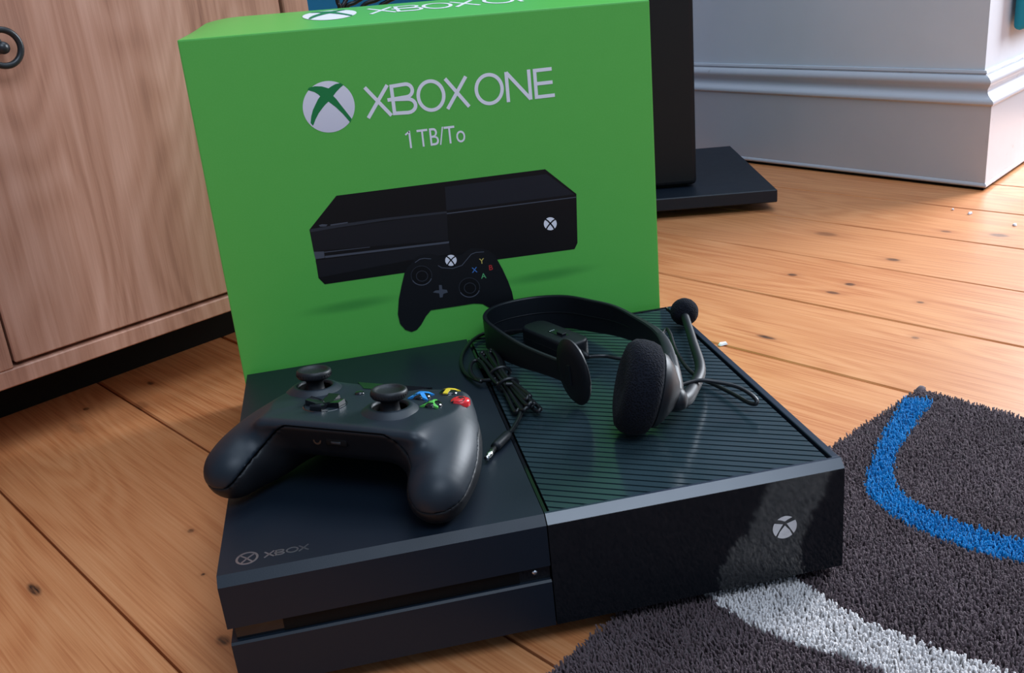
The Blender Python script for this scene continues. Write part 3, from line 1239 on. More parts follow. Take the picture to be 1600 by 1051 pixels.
# left half: matte upper body, recessed slot band, matte lower body
prof_x('matte_upper_body', [(0.0, 0.0502), (0.0, TOPZ - BV), (BV, TOPZ), (CD, TOPZ), (CD, 0.0502)], 0.0, SX - 0.0004, M['matte_black'], 'matte left half of the casing')
prof_x('slot_band', [(0.0032, 0.0411), (0.0032, 0.0501), (CD - 0.003, 0.0500), (CD - 0.003, 0.0412)], 0.003, SX - 0.0005, M['gloss_black'], 'recessed glossy band')
prof_x('matte_lower_body', [(0.0, 0.0125), (0.0, 0.0400), (0.0012, 0.0410), (CD, 0.0410), (CD, 0.0125), (CD - 0.012, 0.0062), (0.012, 0.0062)], 0.0, SX - 0.0004, M['matte_black'], 'matte lower left half')
link('disc_slot', box_me('disc_slot', 0.027, 0.150, 0.0026, 0.0031, 0.0413, 0.0499), M['void'], con)
link('eject_button', lathe_me('eject_button', [(0.0, 0.0), (0.0016, 0.0), (0.0016, 0.0012), (0.0, 0.0016)], 16), M['chrome'], con, True, (0.1585, 0.0031, 0.0462), (math.pi / 2, 0, 0))
# right half: glossy front, vent well, rails
prof_x('gloss_front_panel', [(0.0, 0.0125), (0.0, TOPZ - BV), (0.0040, TOPZ - 0.0006), (0.0060, TOPZ - 0.0006), (0.0060, 0.0125)], SX + 0.0002, CW, M['gloss_black'], 'mirror-gloss right front')
prof_x('front_bevel', [(-0.00005, TOPZ - BV + 0.0002), (BV, TOPZ), (0.0062, TOPZ), (0.0062, TOPZ - 0.0004), (0.0045, TOPZ - 0.0005), (0.0003, TOPZ - BV)], SX + 0.0002, CW, M['bevel_black'], 'satin sloping edge')
prof_x('right_lower_body', [(0.0061, 0.0125), (0.0061, 0.0680), (CD, 0.0680), (CD, 0.0125), (CD - 0.012, 0.0062), (0.012, 0.0062)], SX + 0.0002, CW, M['void'])
link('side_rail', box_me('side_rail', 0.3287, CW, 0.0063, CD, 0.0681, TOPZ, 0.0004, 1), M['bevel_black'], con)
link('back_rail', box_me('back_rail', SX + 0.003, 0.3285, CD - 0.0022, CD, 0.0681, TOPZ, 0.0003, 1), M['gloss_black'], con)
link('seam_rail', box_me('seam_rail', SX + 0.0003, SX + 0.0020, 0.0063, CD, 0.0681, TOPZ - 0.0010), M['gloss_black'], con)
# diagonal slats
vx0, vx1, vy0, vy1 = SX + 0.0032, 0.3264, 0.0066, CD - 0.0026
sa = math.radians(-29.5)
sd, sn = np.array([math.cos(sa), math.sin(sa)]), np.array([-math.sin(sa), math.cos(sa)])
pitch = 0.0066 * math.cos(sa)
gap = 0.0010
STILT = math.radians(2.0)


def clip(poly, a, b, c):
    """keep a*x+b*y <= c"""
    out = []
    for i in range(len(poly)):
        p, q = np.array(poly[i]), np.array(poly[(i + 1) % len(poly)])
        fp_, fq = a * p[0] + b * p[1] - c, a * q[0] + b * q[1] - c
        if fp_ <= 0:
            out.append(tuple(p))
        if fp_ * fq < 0:
            out.append(tuple(p + (q - p) * fp_ / (fp_ - fq)))
    return out


s_off0 = np.array([0.1968, 0.0760]) @ sn
ks = range(-60, 60)
for k in ks:
    lo = s_off0 + k * pitch + gap / 2
    hi = lo + pitch - gap
    poly = [tuple(sd * a + sn * b_) for a, b_ in ((-1, lo), (1, lo), (1, hi), (-1, hi))]
    for (a, b_, c) in ((-1, 0, -vx0), (1, 0, vx1), (0, -1, -vy0), (0, 1, vy1)):
        poly = clip(poly, a, b_, c)
        if len(poly) < 3:
            break
    if len(poly) < 3:
        continue
    ar = 0.5 * abs(sum(poly[i][0] * poly[(i + 1) % len(poly)][1] - poly[(i + 1) % len(poly)][0] * poly[i][1] for i in range(len(poly))))
    if ar < 4e-6:
        continue
    mid = (lo + hi) / 2

    def ax(x, y, t, mid=mid):
        off = (np.array([x, y]) @ sn) - mid
        return (x, y, t - off * math.tan(STILT))
    link('vent_slat', prism_me('vent_slat', poly, ax, TOPZ - 0.0032, TOPZ - 0.0007), M['slat_black'], con)
# feet
for x, y, z0, z1 in ((0.03, 0.03, 0.0002, 0.0063), (0.03, 0.245, 0.0002, 0.0063), (0.30, 0.03, 0.0005, 0.0063), (0.30, 0.245, -0.0034, 0.0063)):
    link('foot', lathe_me('foot', [(0.010, z0), (0.011, z0 + 0.001), (0.011, z1)], 20), M['rubber'], con, True, (x, y, 0))


# embossed emblem and lettering, front left of the top
def flat_polys(name, polys, mat, parent, h0, h1, label=None):
    v, f = [], []
    for q in polys:
        n = len(q)
        b0 = len(v)
        v += [(x, y, h0) for x, y in q] + [(x, y, h1) for x, y in q]
        f += [tuple(b0 + i for i in range(n))[::-1], tuple(b0 + n + i for i in range(n))]
        f += [(b0 + i, b0 + (i + 1) % n, b0 + n + (i + 1) % n, b0 + n + i) for i in range(n)]
    o = link(name, pyd(name, v, f), mat, parent)
    return tag(o, label) if label else o


ea = ct(386, 872)
ew = ct(482, 856)
sz = 0.0052
polys = []
polys += stroke_polys(ellipse(ea[0], ea[1], sz, sz, 32), 0.0012, True)
for s in (-1, 1):
    polys += stroke_polys([(ea[0] + s * sz * x, ea[1] + sz * y) for x, y in ((-0.7, 0.65), (-0.1, 0.05), (0.55, -0.75))], 0.0010)
txt0 = ea[0] + sz + 0.0035
txw = ew[0] - txt0
hh = 0.0052
tm_ = []


def small_title(x0, w, y0, h, sw):
    out = []
    u = w / 4.35
    def X(x):
        out.extend(stroke_polys([(x, y0 + h), (x + u * 0.95, y0)], sw))
        out.extend(stroke_polys([(x + u * 0.95, y0 + h), (x, y0)], sw))
    X(x0)
    bx = x0 + u * 1.15
    out.extend(stroke_polys([(bx, y0), (bx, y0 + h)], sw))
    out.extend(stroke_polys([(bx, y0 + h - sw / 2)] + ellipse(bx + u * 0.45, y0 + h * 0.74, u * 0.28, h * 0.26 - sw / 2, 8, math.pi / 2, -math.pi / 2) + [(bx - u * 0.2, y0 + h / 2)], sw))
    out.extend(stroke_polys([(bx, y0 + h / 2)] + ellipse(bx + u * 0.45, y0 + h * 0.26, u * 0.34, h * 0.26 - sw / 2, 8, math.pi / 2, -math.pi / 2) + [(bx, y0 + sw / 2)], sw))
    out.extend(stroke_polys(ellipse(x0 + u * 2.75, y0 + h / 2, u * 0.55, h / 2 - sw / 2, 28), sw, True))
    X(x0 + u * 3.4)
    return out


polys += small_title(txt0, txw, ea[1] - hh / 2, hh, 0.0009)
flat_polys('inlaid_lettering', polys, M['inlay'], con, TOPZ - 0.0001, TOPZ + 0.00012, 'shiny inlaid emblem and lettering')
# power emblem on the glossy front, a ball cut by a cross
pc = MT.T @ yp(1226, 823, 0.0)
pr = 0.0070


def front_polys(name, polys, mat, parent, d0, d1, label=None):
    v, f = [], []
    for q in polys:
        n = len(q)
        b0 = len(v)
        v += [(x, d0, z) for x, z in q] + [(x, d1, z) for x, z in q]
        f += [tuple(b0 + i for i in range(n)), tuple(b0 + n + i for i in range(n))[::-1]]
        f += [(b0 + i, b0 + (i + 1) % n, b0 + n + (i + 1) % n, b0 + n + i) for i in range(n)]
    o = link(name, pyd(name, v, f), mat, parent)
    return tag(o, label) if label else o


def arcp(a0, a1, n=12, r=1.0):
    return [(pc[0] + pr * r * math.cos(math.radians(a0 + (a1 - a0) * i / n)), pc[2] + pr * r * math.sin(math.radians(a0 + (a1 - a0) * i / n))) for i in range(n + 1)]


P_ = lambda x, z: (pc[0] + pr * x, pc[2] + pr * z)
seg_bottom = arcp(232, 308) + [P_(0.42, -0.35), P_(0.0, 0.16)] + [P_(-0.42, -0.35)]
seg_left = arcp(150, 222) + [P_(-0.52, -0.30), P_(-0.16, 0.30)]
seg_right = arcp(-42, 30) + [P_(0.16, 0.30), P_(0.52, -0.30)]
seg_top = arcp(52, 128) + [P_(-0.30, 0.68), P_(0.0, 0.52), P_(0.30, 0.68)]
pe = front_polys('power_emblem', [seg_bottom, seg_left, seg_right, seg_top], M['chrome'], con, 0.0001, -0.00025, 'round silver power emblem')

# =================================================================== CONTROLLER
CRV = np.array([-0.1068, 0.0415, -0.5211])
CO = np.array([0.0807, 0.0854, 0.1222])
th_ = np.linalg.norm(CRV)
Kx = CRV / th_
Q = Matrix.Rotation(th_, 3, Vector(Kx))
ctr = empty('game_controller', 'matte black game controller with two thumbsticks lying on the console', 'controller')
# base of the thing on the console top below the controller's origin
bz = (cw(ct(0, 0) * 0 + np.array([CO[0], CO[1], TOPZ])))[2]
ctr.location = (CO[0], CO[1], bz)
# inner frame is expressed by the parts' own matrices
Lm = Matrix.Translation(Vector((0, 0, CO[2] - bz))) @ Q.to_4x4() @ Matrix.Scale(0.001, 4)


def cpart(name, me, mat, smooth=True, local=None, parent=None, label=None):
    if local is not None:
        me.transform(local)
    me.transform(Lm)
    o = link(name, me, mat, parent or ctr)
    if smooth:
        sharp_smooth(o, 50)
    return tag(o, label) if label else o


def cap_sdf(P, a, b, ra, rb):
    """round cone: sphere a, sphere b"""
    a, b = np.array(a, float), np.array(b, float)
    ba = b - a
    l2 = ba @ ba
    t = np.clip(((P - a) @ ba) / l2, 0, 1)
    return np.linalg.norm(P - a - t[..., None] * ba, axis=-1) - (ra + (rb - ra) * t)


def smin(a, b, k):
    h = np.clip(0.5 + 0.5 * (b - a) / k, 0, 1)
    return b + (a - b) * h - k * h * (1 - h)


def ctl_sdf(P):
    x, y, z = P[..., 0], P[..., 1], P[..., 2]
    axx = np.abs(x)
    P1 = np.stack([axx, y, z], -1)
    r = 5.0
    # plan: rounded block, front edge at y=-34 between the grips
    qx = axx - (50 - r)
    yf = -34 + 0.45 * np.clip(-z - 3.0, 0, 40)
    qy = np.maximum(yf - y, y - 43) + r
    dplan = np.sqrt(np.maximum(qx, 0) ** 2 + np.maximum(qy, 0) ** 2) + np.minimum(np.maximum(qx, qy), 0)
    ztop = 0.6 - 0.00045 * x * x - 0.0022 * np.maximum(y - 15, 0) ** 2
    zb = -21 - 0.22 * (y + 34)
    qz = np.maximum(z - (ztop - r), (zb + r) - z)
    core = np.sqrt(np.maximum(dplan, 0) ** 2 + np.maximum(qz, 0) ** 2) + np.minimum(np.maximum(dplan, qz), 0) - r
    spine = catmull([(42, 22, -18.2, 18.6), (50, 4, -20.2, 19.4), (56, -14, -24.3, 19.4), (60.3, -29, -27.2, 17.2), (62.2, -40, -30.0, 15.2)], 4)
    g = None
    for q0, q1 in zip(spine[:-1], spine[1:]):
        c_ = cap_sdf(P1, q0[:3], q1[:3], q0[3], q1[3])
        g = c_ if g is None else smin(g, c_, 2.5)
    d = smin(core, g, 13)
    d = np.maximum(d, z - (1.2 - 0.0003 * x * x)) if True else d
    # thumbstick wells
    for sx, sy in ((-41, 20), (20.5, -4.2)):
        rr = np.sqrt((x - sx) ** 2 + (y - sy) ** 2)
        well = np.maximum(rr - 10.5, -(z + 6.0))
        d = np.maximum(d, -well)
    return d


def seam_z(P):
    x, y = np.abs(P[..., 0]), P[..., 1]
    f = -13.0 + np.where(y < 0, 0.40 * y, 0.05 * y)
    t = np.clip((x - 28) / 32, 0, 1)
    t = t * t * (3 - 2 * t)
    return -2.6 * (1 - t) + f * t


def surface_nets(fn, lo, hi, h):
    n = [int(math.ceil((hi[i] - lo[i]) / h)) + 1 for i in range(3)]
    ax_ = [lo[i] + h * np.arange(n[i]) for i in range(3)]
    G = np.stack(np.meshgrid(*ax_, indexing='ij'), -1)
    d = fn(G)
    ins = d < 0
    c = np.zeros([k - 1 for k in n], int)
    corners = [(i, j, k) for i in (0, 1) for j in (0, 1) for k in (0, 1)]
    for (i, j, k) in corners:
        c += ins[i:n[0] - 1 + i, j:n[1] - 1 + j, k:n[2] - 1 + k]
    act = (c > 0) & (c < 8)
    idx = -np.ones(act.shape, int)
    cells = np.argwhere(act)
    idx[act] = np.arange(len(cells))
    acc = np.zeros((len(cells), 3))
    cn = np.zeros(len(cells))
    for a in corners:
        for axis in range(3):
            if a[axis] == 1:
                continue
            b = list(a)
            b[axis] = 1
            ia = cells + np.array(a)
            ib_ = cells + np.array(b)
            da = d[ia[:, 0], ia[:, 1], ia[:, 2]]
            db = d[ib_[:, 0], ib_[:, 1], ib_[:, 2]]
            cr = (da < 0) != (db < 0)
            t = np.where(cr, da / np.where(cr, da - db, 1), 0)
            pt = np.array(a, float)[None] + t[:, None] * (np.array(b) - np.array(a))[None]
            acc += np.where(cr[:, None], pt, 0)
            cn += cr
    V = np.array(lo) + h * (cells + acc / cn[:, None])
    F = []
    for axis in range(3):
        o1, o2 = (axis + 1) % 3, (axis + 2) % 3
        sl0 = [slice(None)] * 3
        sl1 = [slice(None)] * 3
        sl0[axis] = slice(0, -1)
        sl1[axis] = slice(1, None)
        A, B = ins[tuple(sl0)], ins[tuple(sl1)]
        e = np.argwhere(A != B)
        keep = (e[:, o1] > 0) & (e[:, o2] > 0) & (e[:, o1] < n[o1] - 1) & (e[:, o2] < n[o2] - 1)
        e = e[keep]
        fl_ = A[e[:, 0], e[:, 1], e[:, 2]]
        q = []
        for (s1, s2) in ((1, 1), (0, 1), (0, 0), (1, 0)):
            k = e.copy()
            k[:, o1] -= s1
            k[:, o2] -= s2
            q.append(idx[k[:, 0], k[:, 1], k[:, 2]])
        q = np.stack(q, 1)
        q[~fl_] = q[~fl_][:, ::-1]
        F.append(q)
    return V, np.concatenate(F)


def smooth_v(V, F, it=2, lam=0.5):
    E = np.concatenate([F[:, [0, 1]], F[:, [1, 2]], F[:, [2, 3]], F[:, [3, 0]]])
    for s in range(it):
        for l in (lam, -lam * 1.02):
            acc = np.zeros_like(V)
            cnt_ = np.zeros(len(V))
            np.add.at(acc, E[:, 0], V[E[:, 1]])
            np.add.at(acc, E[:, 1], V[E[:, 0]])
            np.add.at(cnt_, E[:, 0], 1)
            np.add.at(cnt_, E[:, 1], 1)
            V = V + l * (acc / cnt_[:, None] - V)
    return V


def sdf_mesh(name, fn, lo, hi, h, it=3):
    V, F = surface_nets(fn, lo, hi, h)
    V = smooth_v(V, F, it)
    me = bpy.data.meshes.new(name)
    me.from_pydata(V.tolist(), [], F.tolist())
    me.update()
    return me


top_me = sdf_mesh('upper_shell', lambda P: np.maximum(ctl_sdf(P), seam_z(P) + 0.25 - P[..., 2]), (-84, -64, -52), (84, 50, 6), 1.0, 8)
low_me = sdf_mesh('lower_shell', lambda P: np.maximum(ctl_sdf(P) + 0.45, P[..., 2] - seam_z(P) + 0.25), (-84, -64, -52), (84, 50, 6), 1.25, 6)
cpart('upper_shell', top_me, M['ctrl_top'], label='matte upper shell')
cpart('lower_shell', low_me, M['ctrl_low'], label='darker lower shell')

STK = [(-41, 20), (20.5, -4.2)]
for sx, sy in STK:
    T = Matrix.Translation((sx, sy, 0))
    cpart('stick_collar', lathe_me('stick_collar', [(9.8, -5.5), (9.8, 2.0), (10.6, 3.3), (11.6, 3.6), (13.0, 3.1), (16.6, 0.4), (17.6, -0.4), (17.6, -2.0)], 40), M['ctrl_top'], local=T)
    cpart('well_shade_liner', lathe_me('well_shade_liner', [(9.7, -5.4), (9.7, 2.1), (9.5, 2.1), (9.5, -5.2), (0.0, -5.2)], 36), M['void'], local=T)  # near-black liner added so the lit well wall looks shaded
    stk = cpart('thumbstick', lathe_me('thumbstick', [(0.0, 11.4), (6.0, 11.5), (7.6, 12.3), (8.3, 13.0), (9.2, 13.2), (10.0, 12.6), (10.35, 11.4), (10.35, 9.6), (9.6, 8.4), (6.2, 7.6), (5.0, 5.5), (5.6, 1.0), (8.0, -2.0), (9.0, -4.5), (0.0, -4.6)], 40), M['rubber'], local=T)
    # knurled rim dots
    v, f = [], []
    for k in range(36):
        a = 2 * math.pi * k / 36
        b0 = len(v)
        cxk, cyk = 10.3 * math.cos(a), 10.3 * math.sin(a)
        for dz in (9.9, 11.2):
            for (p, q) in ((-0.25, -0.35), (0.25, -0.35), (0.25, 0.35), (-0.25, 0.35)):
                v.append((sx + cxk + p * math.cos(a) - q * math.sin(a), sy + cyk + p * math.sin(a) + q * math.cos(a), dz))
        f += [tuple(b0 + i for i in qd) for qd in ((0, 1, 5, 4), (1, 2, 6, 5), (2, 3, 7, 6), (3, 0, 4, 7), (4, 5, 6, 7), (0, 3, 2, 1))]
    cpart('rim_knurling', pyd('rim_knurling', v, f), M['rubber'], smooth=False, parent=stk)
# directional pad
dx, dy = -20.5, -4.2
cpart('dpad_well', lathe_me('dpad_well', [(0.0, 0.2), (11.6, 0.2), (12.3, 0.75), (13.0, 0.2), (13.0, -1.5), (0.0, -1.5)], 36), M['gloss_black'], local=Matrix.Translation((dx, dy, 0)))
a_, b_ = 3.7, 11.0
crs = [(a_, a_), (b_, a_), (b_, -a_), (a_, -a_), (a_, -b_), (-a_, -b_), (-a_, -a_), (-b_, -a_), (-b_, a_), (-a_, a_), (-a_, b_), (a_, b_)]
v = [(x, y, 0.1) for x, y in crs] + [(x * 0.97, y * 0.97, 3.6 if max(abs(x), abs(y)) > 5 else 2.0) for x, y in crs] + [(0, 0, 1.5)]
f = [(i, (i + 1) % 12, 12 + (i + 1) % 12, 12 + i) for i in range(12)] + [(12 + i, 12 + (i + 1) % 12, 24) for i in range(12)] + [tuple(range(12))[::-1]]
cpart('directional_pad', pyd('directional_pad', v, f), M['gloss_black'], smooth=False, local=Matrix.Translation((dx, dy, 0.2)), label='glossy four-way pad')
# face buttons
for ch_, bx, by, mt in (('X', 28.5, 20, 'blue_l'), ('Y', 40.6, 31.5, 'yellow'), ('A', 40.6, 8.5, 'green_l'), ('B', 52.7, 20, 'red')):
    T = Matrix.Translation((bx, by, -0.00045 * bx * bx - (0.0022 * max(by - 15, 0) ** 2) + 0.2))
    dome = [(5.7, -1.0), (5.7, 1.3), (5.3, 2.2), (4.2, 2.9), (2.6, 3.35), (0.0, 3.5)]
    fb = cpart('face_button', lathe_me('face_button', dome, 32), M['red'] if ch_ == 'B' else M['gloss_black'], local=T, label='red domed button' if ch_ == 'B' else 'black domed button with a coloured letter')
    v_, f_ = text_mesh(ch_, 1.0, 0.05)
    c0 = (v_.min(0) + v_.max(0)) / 2
    s_ = 9.8 / (v_[:, 1].max() - v_[:, 1].min())
    v_ = (v_ - c0) * s_
    if ch_ != 'B':
        v_[:, 0] *= 1.12
    n_ = len(v_)
    hgt = lambda x, y: 3.5 - 0.040 * (x * x + y * y)
    vv_ = [(x, y, hgt(x, y) - 0.6) for x, y in v_] + [(x, y, hgt(x, y) + (0.6 if ch_ != 'B' else 0.15)) for x, y in v_]
    edges = {}
    for q in f_:
        for i in range(len(q)):
            e = (q[i], q[(i + 1) % len(q)])
            edges[e] = 1
    ff = [tuple(q)[::-1] for q in f_] + [tuple(i + n_ for i in q) for q in f_]
    ff += [(a, b, b + n_, a + n_) for (a, b) in edges if (b, a) not in edges]
    cpart('button_letter', pyd('button_letter', vv_, ff), M[mt] if ch_ != 'B' else M['rubber'], smooth=False, local=T, parent=fb)
# small menu and view buttons
for sx in (-10.5, 10.5):
    cpart('menu_button', lathe_me('menu_button', [(2.9, -1.0), (2.9, 0.9), (2.2, 1.6), (0.0, 1.8)], 24), M['gloss_black'], local=Matrix.Translation((sx, 18.5, 0)))
# glossy centre plate with the guide button, bumpers and triggers on the far edge
pl = [(-25, 43.4), (-13, 28.5), (13, 28.5), (25, 43.4)]
v = []
for x, y in pl:
    v.append((x, y, 0.6 - 0.00045 * x * x - 0.0022 * max(y - 15, 0) ** 2 + 0.35))
    v.append((x, y, -4.0))
gp = pyd('centre_plate', v, [(0, 2, 4, 6), (1, 7, 5, 3), (0, 1, 3, 2), (2, 3, 5, 4), (4, 5, 7, 6), (6, 7, 1, 0)])
cpart('centre_plate', gp, M['gloss_black'], smooth=False, label='glossy plate by the guide button')
cpart('guide_button', lathe_me('guide_button', [(6.0, -2.0), (6.0, 0.8), (4.5, 1.6), (0.0, 2.1)], 28), M['chrome'], local=Matrix.Translation((0, 35.5, -0.9)) @ Matrix.Rotation(-0.1, 4, 'X'))
for s in (-1, 1):
    v = [(s * x, y, z) for x, y, z in ((24, 42, -3), (40, 41.5, -6.5), (50, 36, -9), (24, 45, -6), (41, 45, -9), (53, 37, -12), (24, 44.5, -12), (41, 44.5, -13), (52, 36.5, -15), (24, 38, -12), (40, 38, -13), (46, 33, -15))]
    f = [(0, 1, 4, 3), (1, 2, 5, 4), (3, 4, 7, 6), (4, 5, 8, 7), (6, 7, 10, 9), (7, 8, 11, 10), (0, 3, 6, 9), (2, 11, 8, 5), (0, 9, 10, 1), (1, 10, 11, 2)]
    cpart('bumper', pyd('bumper', v, f), M['gloss_black'], smooth=False)
    v = [(s * x, y, z) for x, y, z in ((28, 34, -16), (45, 34, -17), (28, 45, -18), (45, 45, -19), (29, 46, -27), (44, 46, -27), (31, 40, -34), (43, 40, -34), (31, 32, -32), (43, 32, -32))]
    f = [(0, 1, 3, 2), (2, 3, 5, 4), (4, 5, 7, 6), (6, 7, 9, 8), (8, 9, 1, 0), (0, 2, 4, 6, 8), (1, 9, 7, 5, 3)]
    cpart('trigger', pyd('trigger', v, f), M['gloss_black'], smooth=False)
# expansion port on the near edge
pt_ = cpart('port', box_me('port', -6.5, 6.5, -31.0, -28.0, -13.0, -8.5, 0.8, 2), M['void'], label='small port on the near edge')
cpart('port_contacts', box_me('port_contacts', -3.0, 3.0, -31.4, -30.8, -11.6, -10.0, 0.2, 1), M['iron'], parent=pt_)
cpart('headset_jack', lathe_me('headset_jack', [(2.6, 0), (2.6, 0.6), (1.6, 0.6), (1.6, -2), (0, -2)], 20), M['gloss_black'], local=Matrix.Translation((-12, -29.6, -10.5)) @ Matrix.Rotation(math.pi / 2, 4, 'X'), parent=pt_)

# =================================================================== HEADSET  (console millimetres: x, y, height above the top)
hs = empty('chat_headset', 'black single-ear chat headset with foam microphone lying on the slatted vent', 'headset')
hb = cw((0.225, 0.150, TOPZ))
hs.location = tuple(hb)


def H(x, y, h):
    return cw((x / 1000, y / 1000, TOPZ + h / 1000)) - hb


def HP(px, py, h):
    return cw(ct(px, py, h / 1000)) - hb


def hmesh(name, V, F, mat, parent=None, smooth=True, deg=40, label=None):
    o = link(name, pyd(name, V, F), mat, parent or hs)
    if smooth:
        sharp_smooth(o, deg)
    return tag(o, label) if label else o


# headband: (x, y, lower h, upper h)
BAND = [(214, 124, 15, 29), (209, 141, 13, 27.5), (201, 161, 11, 26.5), (193, 182, 8, 26), (185, 208, 5, 26.5), (179, 235, 3, 27), (180.5, 251, 1.5, 27), (189, 263, 0.8, 27), (204, 269.5, 0.5, 27),
        (225, 270, 0.5, 27), (244, 259, 1.5, 28), (258, 238, 3.5, 29), (269, 214, 7, 30.5), (275, 182, 13, 32), (278, 152, 20, 34), (277.5, 130, 22, 34), (274, 110, 21, 32), (270, 96, 19, 29)]
bp = catmull(BAND, 8)
n = len(bp)
tn = np.gradient(bp[:, :2], axis=0)
tn /= np.linalg.norm(tn, axis=1)[:, None]
nr = np.stack([-tn[:, 1], tn[:, 0]], 1)
cen = bp[:, :2].mean(0)
V, F = [], []
thk = 1.5
for i in range(n):
    x, y, a, b = bp[i]
    ring = []
    t_ = thk * (1.0 if i < n * 0.7 else 1.0 + 1.8 * (i / n - 0.7) / 0.3)
    for (s, hh_) in ((-1, a + 0.8), (-0.6, a), (0.6, a), (1, a + 0.8), (1, b - 0.8), (0.6, b), (-0.6, b), (-1, b - 0.8)):
        V.append(H(x + nr[i, 0] * s * t_, y + nr[i, 1] * s * t_, hh_))
for i in range(n - 1):
    for k in range(8):
        F.append((i * 8 + k, i * 8 + (k + 1) % 8, (i + 1) * 8 + (k + 1) % 8, (i + 1) * 8 + k))
F.append(tuple(range(8))[::-1])
F.append(tuple(range((n - 1) * 8, n * 8)))
bandobj = hmesh('headband', V, F, M['satin_black'], deg=35, label='flat curved headband')
# inner lining line on the far side of the band
ins_ = [i for i in range(n) if 6 * 8 <= i <= 13 * 8]
lp = []
for i in ins_:
    x, y, a, b = bp[i]
    q = np.array([x, y]) + nr[i] * (1.7 if nr[i] @ (cen - bp[i, :2]) > 0 else -1.7)
    lp.append(H(q[0], q[1], a + (b - a) * 0.5))
link('lining_edge', tube_me('lining_edge', lp, 0.00035, 6), M['satin_black'], bandobj, True)


def disc(name, c, axis, up, ra, rb, prof, mat, seg=48, label=None, parent=None):
    """lathe-like elliptical disc: prof list of (radius fraction, offset mm along axis)"""
    axis = np.array(axis, float)
    axis /= np.linalg.norm(axis)
    up = np.array(up, float)
    up = up - axis * (up @ axis)
    up /= np.linalg.norm(up)
    si = np.cross(axis, up)
    V, F = [], []
    m = len(prof)
    for r, o_ in prof:
        for k in range(seg):
            t = 2 * math.pi * k / seg
            p = np.array(c) + axis * o_ + up * (rb * r * math.sin(t)) + si * (ra * r * math.cos(t))
            V.append(H(*p))
    for i in range(m - 1):
        for k in range(seg):
            F.append((i * seg + k, i * seg + (k + 1) % seg, (i + 1) * seg + (k + 1) % seg, (i + 1) * seg + k))
    F.append(tuple(range(seg))[::-1])
    F.append(tuple(range((m - 1) * seg, m * seg)))
    return hmesh(name, V, F, mat, deg=50, label=label, parent=parent)


# temple pad at the free end
pad_ax = (0.90, 0.43, 0.05)
disc('temple_pad', (215.5, 125, 23.2), pad_ax, (-0.05, 0.10, 1), 15.5, 22.5, [(0.05, -2.4), (0.6, -2.2), (0.93, -1.4), (1.0, -0.2), (0.99, 1.0), (0.9, 2.0), (0.5, 2.6), (0.05, 2.7)], M['rubber'], label='oval temple pad')
# ear cushion and cup
cax = np.array([-0.93, 0.20, 0.27])
cc_ = (243.0, 77, 28.0)
prof = [(0.10, 9.0), (0.45, 10.5), (0.70, 11.0), (0.88, 9.5), (0.98, 6.0), (1.0, 1.0), (0.985, -4.0), (0.93, -8.0), (0.82, -10.0), (0.60, -10.5), (0.10, -10.5)]
disc('ear_cushion', cc_, cax, (0.15, -0.02, 1), 27.5, 28.5, prof, M['foam'], 56, 'round foam ear cushion')
cprof = [(0.10, -9.5), (0.80, -9.6), (0.84, -11.0), (0.80, -13.5), (0.66, -17.0), (0.46, -20.5), (0.30, -23.0), (0.16, -24.2), (0.03, -24.4)]
cup = disc('speaker_cup', cc_, cax, (0.15, -0.02, 1), 26, 27, cprof, M['satin_black'], 40, 'domed plastic speaker cup')
# hinge arm from the band end to the cup
arm = catmull([H(274, 112, 27), H(270.5, 97, 24), H(268, 86, 21), H(265.5, 77, 19)], 6)
link('hinge_arm', tube_me('hinge_arm', arm, [0.0055, 0.0058, 0.0056, 0.0050], 14), M['satin_black'], hs, True)
# boom hub and microphone boom
hubc = H(263, 72, 18)
hub = lathe_me('boom_hub', [(0.0, -0.007), (0.0052, -0.007), (0.0066, -0.005), (0.0068, 0.003), (0.0058, 0.006), (0.003, 0.0075), (0.0, 0.0078)], 28)
ho = link('boom_hub', hub, M['satin_black'], hs, True, tuple(hubc), (math.radians(10), math.radians(75), math.radians(-25)))
boom = catmull([H(264, 70, 17), H(272, 78, 14.5), H(283, 95, 12), H(294, 113, 11), H(299.5, 125, 11), H(304, 140, 11), H(311, 168, 11), H(318, 195, 11), H(324, 219, 11)], 8)
link('microphone_boom', tube_me('microphone_boom', boom, [0.0045, 0.0048, 0.0040, 0.0036, 0.0034, 0.0032, 0.0030, 0.0030], 14), M['satin_black'], hs, True, label=None) if False else link('microphone_boom', tube_me('microphone_boom', boom, [0.0045, 0.0048, 0.0040, 0.0036, 0.0034, 0.0032, 0.0030, 0.0030], 14), M['satin_black'], hs, True)
bme = bpy.data.meshes.new('microphone_foam')
bm = bmesh.new()
bmesh.ops.create_icosphere(bm, subdivisions=4, radius=1.0)
for v_ in bm.verts:
    v_.co *= (0.0104 + 0.00012 * math.sin(v_.co.x * 40) * math.sin(v_.co.y * 37 + v_.co.z * 31))
bm.to_mesh(bme)
bm.free()
mf = link('microphone_foam', bme, M['foam'], hs, True, tuple(H(327, 228.5, 11.0)))
tag(mf, 'round foam microphone tip')

